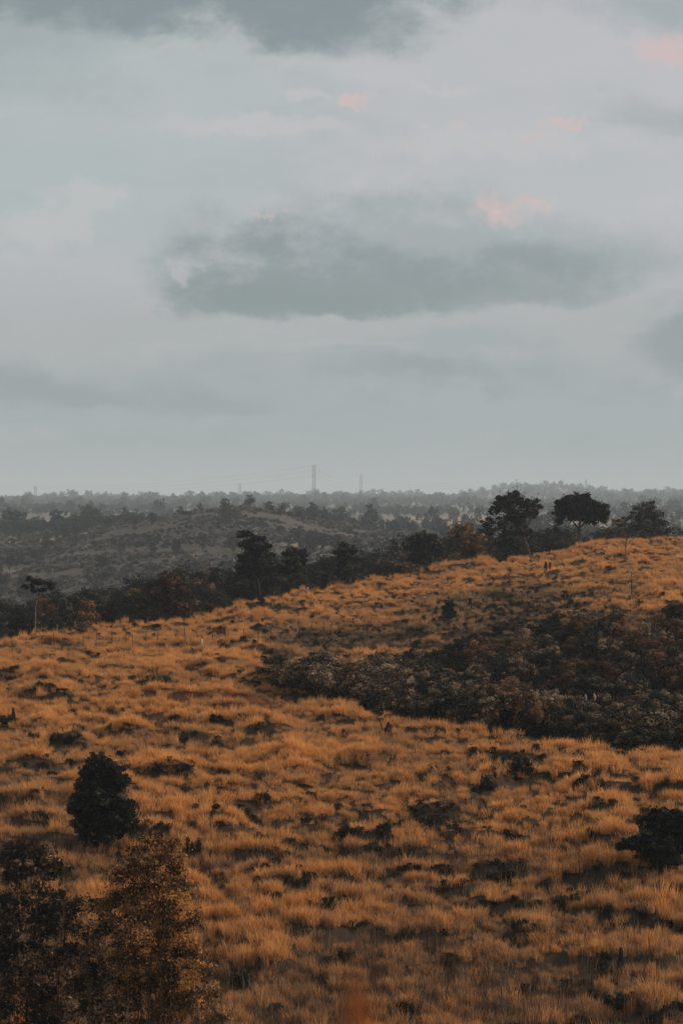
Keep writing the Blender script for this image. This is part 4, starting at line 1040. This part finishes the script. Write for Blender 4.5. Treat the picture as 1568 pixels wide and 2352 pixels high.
# ------------------------------------------------------------------ dirt track on the middle hill
def track(name, pts_px, w):
    P = []
    for px, py in pts_px:
        d = np.arange(560, 1000, 1.0); x = (px - HX) / FP * d; z = height(x, d); pp = HY - z / d * FP
        ok = np.where(pp <= py)[0]; i = ok[0] if len(ok) else int(np.argmin(pp)); P.append((x[i], d[i]))
    P = np.array(P); t = np.linspace(0, len(P) - 1, 90); q = np.stack([np.interp(t, range(len(P)), P[:, 0]), np.interp(t, range(len(P)), P[:, 1])], 1)
    for _ in range(6): q[1:-1] = (q[:-2] + q[1:-1] * 2 + q[2:]) / 4
    tg = np.gradient(q, axis=0); tg /= np.linalg.norm(tg, axis=1)[:, None]; nn = np.stack([-tg[:, 1], tg[:, 0]], 1)
    ww = w * (.8 + .4 * rs.random(len(q)))[:, None]
    rows_ = [q + nn * ww * a for a in (-.5, 0, .5)]
    V = np.concatenate([np.column_stack([r_, height(r_[:, 0], r_[:, 1]) + .25]) for r_ in rows_]); n = len(q)
    F = []
    for a in range(2):
        for i in range(n - 1): F.append((a * n + i, a * n + i + 1, (a + 1) * n + i + 1, (a + 1) * n + i))
    tag(link(name, mesh_from(name, V, np.array(F), 4, [M['track']])), kind='structure')
track('dirt_track', [(700, 1188), (760, 1200), (800, 1206), (850, 1214), (900, 1222)], 3.0)
track('dirt_track', [(150, 1230), (220, 1216), (300, 1198), (380, 1178), (430, 1173)], 2.5)

# ------------------------------------------------------------------ pylons, wires, buildings
def pylon(label, px, ptop, pbase, d, wtop=6.5, wbase=12):
    k = d / FP; x = (px - HX) * k; zt = (HY - ptop) * k; zb = ground(x, d); zb = min(zb, (HY - pbase) * k) - 1
    H_ = zt - zb; o = thing('lattice_pylon', label, 'pylon', (x, d, zb), 'power line pylons')
    wt, wb = wtop * k / 2, wbase * k / 2
    waist = .42
    def hw(t): return wb + (wt - wb) * min(1, t / waist)
    T_ = .03 * wt + .19
    mb = MB(); n = 9; ts = [0, .14, .27, .38, .48, .58, .68, .78, .89, 1.0]
    for sx in (-1, 1):
        for sy in (-1, 1):
            mb.tube([(sx * hw(t), sy * hw(t), H_ * t) for t in ts], T_, 4)
    mb.build('leg', M['steel'], o)
    mb = MB()
    for a, b in zip(ts[:-1], ts[1:]):
        for s in (-1, 1):
            mb.tube([(-hw(a), s * hw(a), H_ * a), (hw(b), s * hw(b), H_ * b)], T_ * .6, 4); mb.tube([(hw(a), s * hw(a), H_ * a), (-hw(b), s * hw(b), H_ * b)], T_ * .6, 4)
            mb.tube([(s * hw(a), -hw(a), H_ * a), (s * hw(b), hw(b), H_ * b)], T_ * .6, 4); mb.tube([(s * hw(b), -hw(b), H_ * b), (s * hw(b), hw(b), H_ * b)], T_ * .6, 4)
            mb.tube([(-hw(b), s * hw(b), H_ * b), (hw(b), s * hw(b), H_ * b)], T_ * .7, 4)
    mb.build('bracing', M['steel'], o)
    mb = MB(); ends = []
    for t in (.72, .86, 1.0):
        for s in (-1, 1):
            L = wt * 1.25
            mb.tube([(s * wt, 0, H_ * t), (s * L, 0, H_ * t + .02 * H_)], T_ * .7, 4); ends.append((x + s * L, d, zb + H_ * t))
    mb.build('cross_arm', M['steel'], o)
    return ends
E0 = pylon('tallest lattice pylon rising from the far wood at centre', 721, 1070, 1140, 3600)
E1 = pylon('faint pylon right of the tallest pylon', 829, 1091, 1140, 5200, 5, 8)
E2 = pylon('faint pylon left of the tallest pylon', 551, 1111, 1140, 5600, 5, 8)
E3 = pylon('faint low pylon at the far left of the skyline', 82, 1116, 1140, 6000, 5, 8)
E4 = pylon('faint pylon on the ridge behind the leaning tree', 1185, 1101, 1120, 6200, 4, 6)
E5 = pylon('very faint pylon behind the umbrella tree ridge', 1345, 1102, 1122, 6200, 4, 6)
def line(label, A_, B_, sag, r=.08):
    mb = MB()
    for a, b in zip(A_, B_):
        a, b = np.array(a), np.array(b); L = np.linalg.norm(b - a)
        mb.tube([a + (b - a) * t - np.array([0, 0, 4 * sag * t * (1 - t)]) for t in np.linspace(0, 1, 16)], r, 4, False)
    o = mb.build('power_line', M['wire']); tag(o, label, 'cable')
farL = [(-900 + 0 * i, 5200, 60 + 8 * i) for i in range(0)]
line('power lines slung from the tallest pylon to the next faint pylon on its right', E0[::2], E1[::2], 14)
line('power lines running left from the tallest pylon to the far left pylon', E0[::2], E3[::2], 12)
line('power lines running on right from the faint pylon towards the ridge', E1[::2], E4[::2], 14)

def house(label, px, pyb, w, h, d, mat, floors=1, roof='flat', dep=None):
    k = d / FP; x = (px - HX) * k; z = (HY - pyb) * k; W_, H_ = w * k, h * k; dep = dep or W_ * .6
    g = ground(x, d)
    o = thing('building', label, 'building', (x, d, z))
    mb = MB(); mb.box(-W_ / 2, W_ / 2, 0, dep, min(-1, g - z - 1), H_); mb.build('wall', M[mat], o)
    mb = MB()
    if roof == 'flat':
        mb.box(-W_ / 2 - .4, W_ / 2 + .4, -.4, dep + .4, H_ + .003, H_ + .6); mb.box(-W_ * .1, W_ * .18, dep * .3, dep * .6, H_ + .603, H_ + 3)
    else:
        e = .6; v = [(-W_ / 2 - e, -e, H_ + .01), (W_ / 2 + e, -e, H_ + .01), (W_ / 2 + e, dep + e, H_ + .01), (-W_ / 2 - e, dep + e, H_ + .01), (-W_ / 2 - e, dep / 2, H_ * 1.45), (W_ / 2 + e, dep / 2, H_ * 1.45)]
        mb.add(v, [(0, 1, 5, 4), (2, 3, 4, 5), (0, 4, 3), (1, 2, 5), (0, 3, 2, 1)])
    mb.build('roof', M['roof'], o)
    nw = max(2, int(W_ / 5))
    for fl_ in range(floors):
        for i in range(nw):
            cx = -W_ / 2 + W_ * (i + .5) / nw; zz = H_ * (fl_ + .35) / floors; hh = H_ / floors * .4
            mb = MB(); mb.box(cx - W_ / nw * .22, cx + W_ / nw * .22, -.06, -.003, zz, zz + hh); mb.build('window', M['glass'], o)
    return o
house('boxy pale two-storey building on top of the far ridge', 1270, 1123, 26, 10, 5450, 'wall_pale', 2)
house('long low pale building right of the boxy one on the far ridge', 1316, 1123, 34, 6, 5480, 'wall_pale', 1, 'gable')
house('low pinkish building on the left shoulder of the far ridge', 1118, 1140, 24, 8, 5300, 'wall_pink', 1)
house('small pale house below the boxy building on the ridge', 1250, 1129, 12, 6, 5350, 'wall_pink', 1, 'gable')
house('long flat building at the far right of the skyline', 1528, 1142, 44, 6, 5300, 'wall_pink', 1)
house('small pale house right of the long low building', 1345, 1128, 12, 6, 5400, 'wall_pale', 1, 'gable')
house('tiny pale house at the centre left skyline', 470, 1147, 12, 4, 5300, 'wall_pale', 1, 'gable')
house('white-roofed shed in the valley woods right of centre', 868, 1205, 16, 4, 1150, 'white_sheet', 1, 'gable')
house('small white shed beside the white-roofed shed', 884, 1206, 8, 4, 1150, 'white_sheet', 1, 'gable')

# out-of-focus seed head close to the camera
def near_plant():
    r = np.random.default_rng(1); d = 2.0; x0 = (820 - HX) / FP * d
    gz = ground(x0, d); zt = (HY - 2262) / FP * d
    o = thing('dry_plant', 'blurred rust-orange grass head close to the camera at the bottom', 'plant', (x0, d, gz))
    mb = MB(); mb.tube([(0, 0, -.05), (.01, 0, (zt - gz) * .5), (0, 0, zt - gz)], [.003, .002, .0015], 6); mb.build('stem', M['red_twig'], o)
    n = 420; t = r.random(n) ** .8; hh = zt - gz
    pos = np.stack([r.normal(0, 1, n) * .008 * (.3 + t), r.normal(0, 1, n) * .008, hh - .055 * t - .0], 1)
    a = r.normal(size=(n, 3)); a[:, 2] += 1.5; a /= np.linalg.norm(a, axis=1)[:, None]; b = np.cross(a, r.normal(size=(n, 3))); b /= np.linalg.norm(b, axis=1)[:, None]
    V = np.stack([pos - a * .003, pos + b * .001, pos + a * .003, pos - b * .001], 1).reshape(-1, 3)
    link('seed_head', mesh_from('seed_head', V, np.arange(len(V)), 4, [M['near']]), o)
M['near'] = plain('rust_seed', (.50, .16, .05), .2, 200, .3)
near_plant()

# ------------------------------------------------------------------ haze
hz = MB(); hz.box(-15000, 15000, -15000, 15000, -52, 95)
mh, T = newmat('haze')
pv = T.node('ShaderNodeVolumePrincipled'); pv.inputs['Color'].default_value = (.84, .94, 1.0, 1); pv.inputs['Density'].default_value = .000155
pv.inputs['Anisotropy'].default_value = 0.0
T.put(T.node('ShaderNodeOutputMaterial').inputs['Volume'], pv.outputs[0])
o = hz.build('haze', mh); tag(o, kind='stuff')
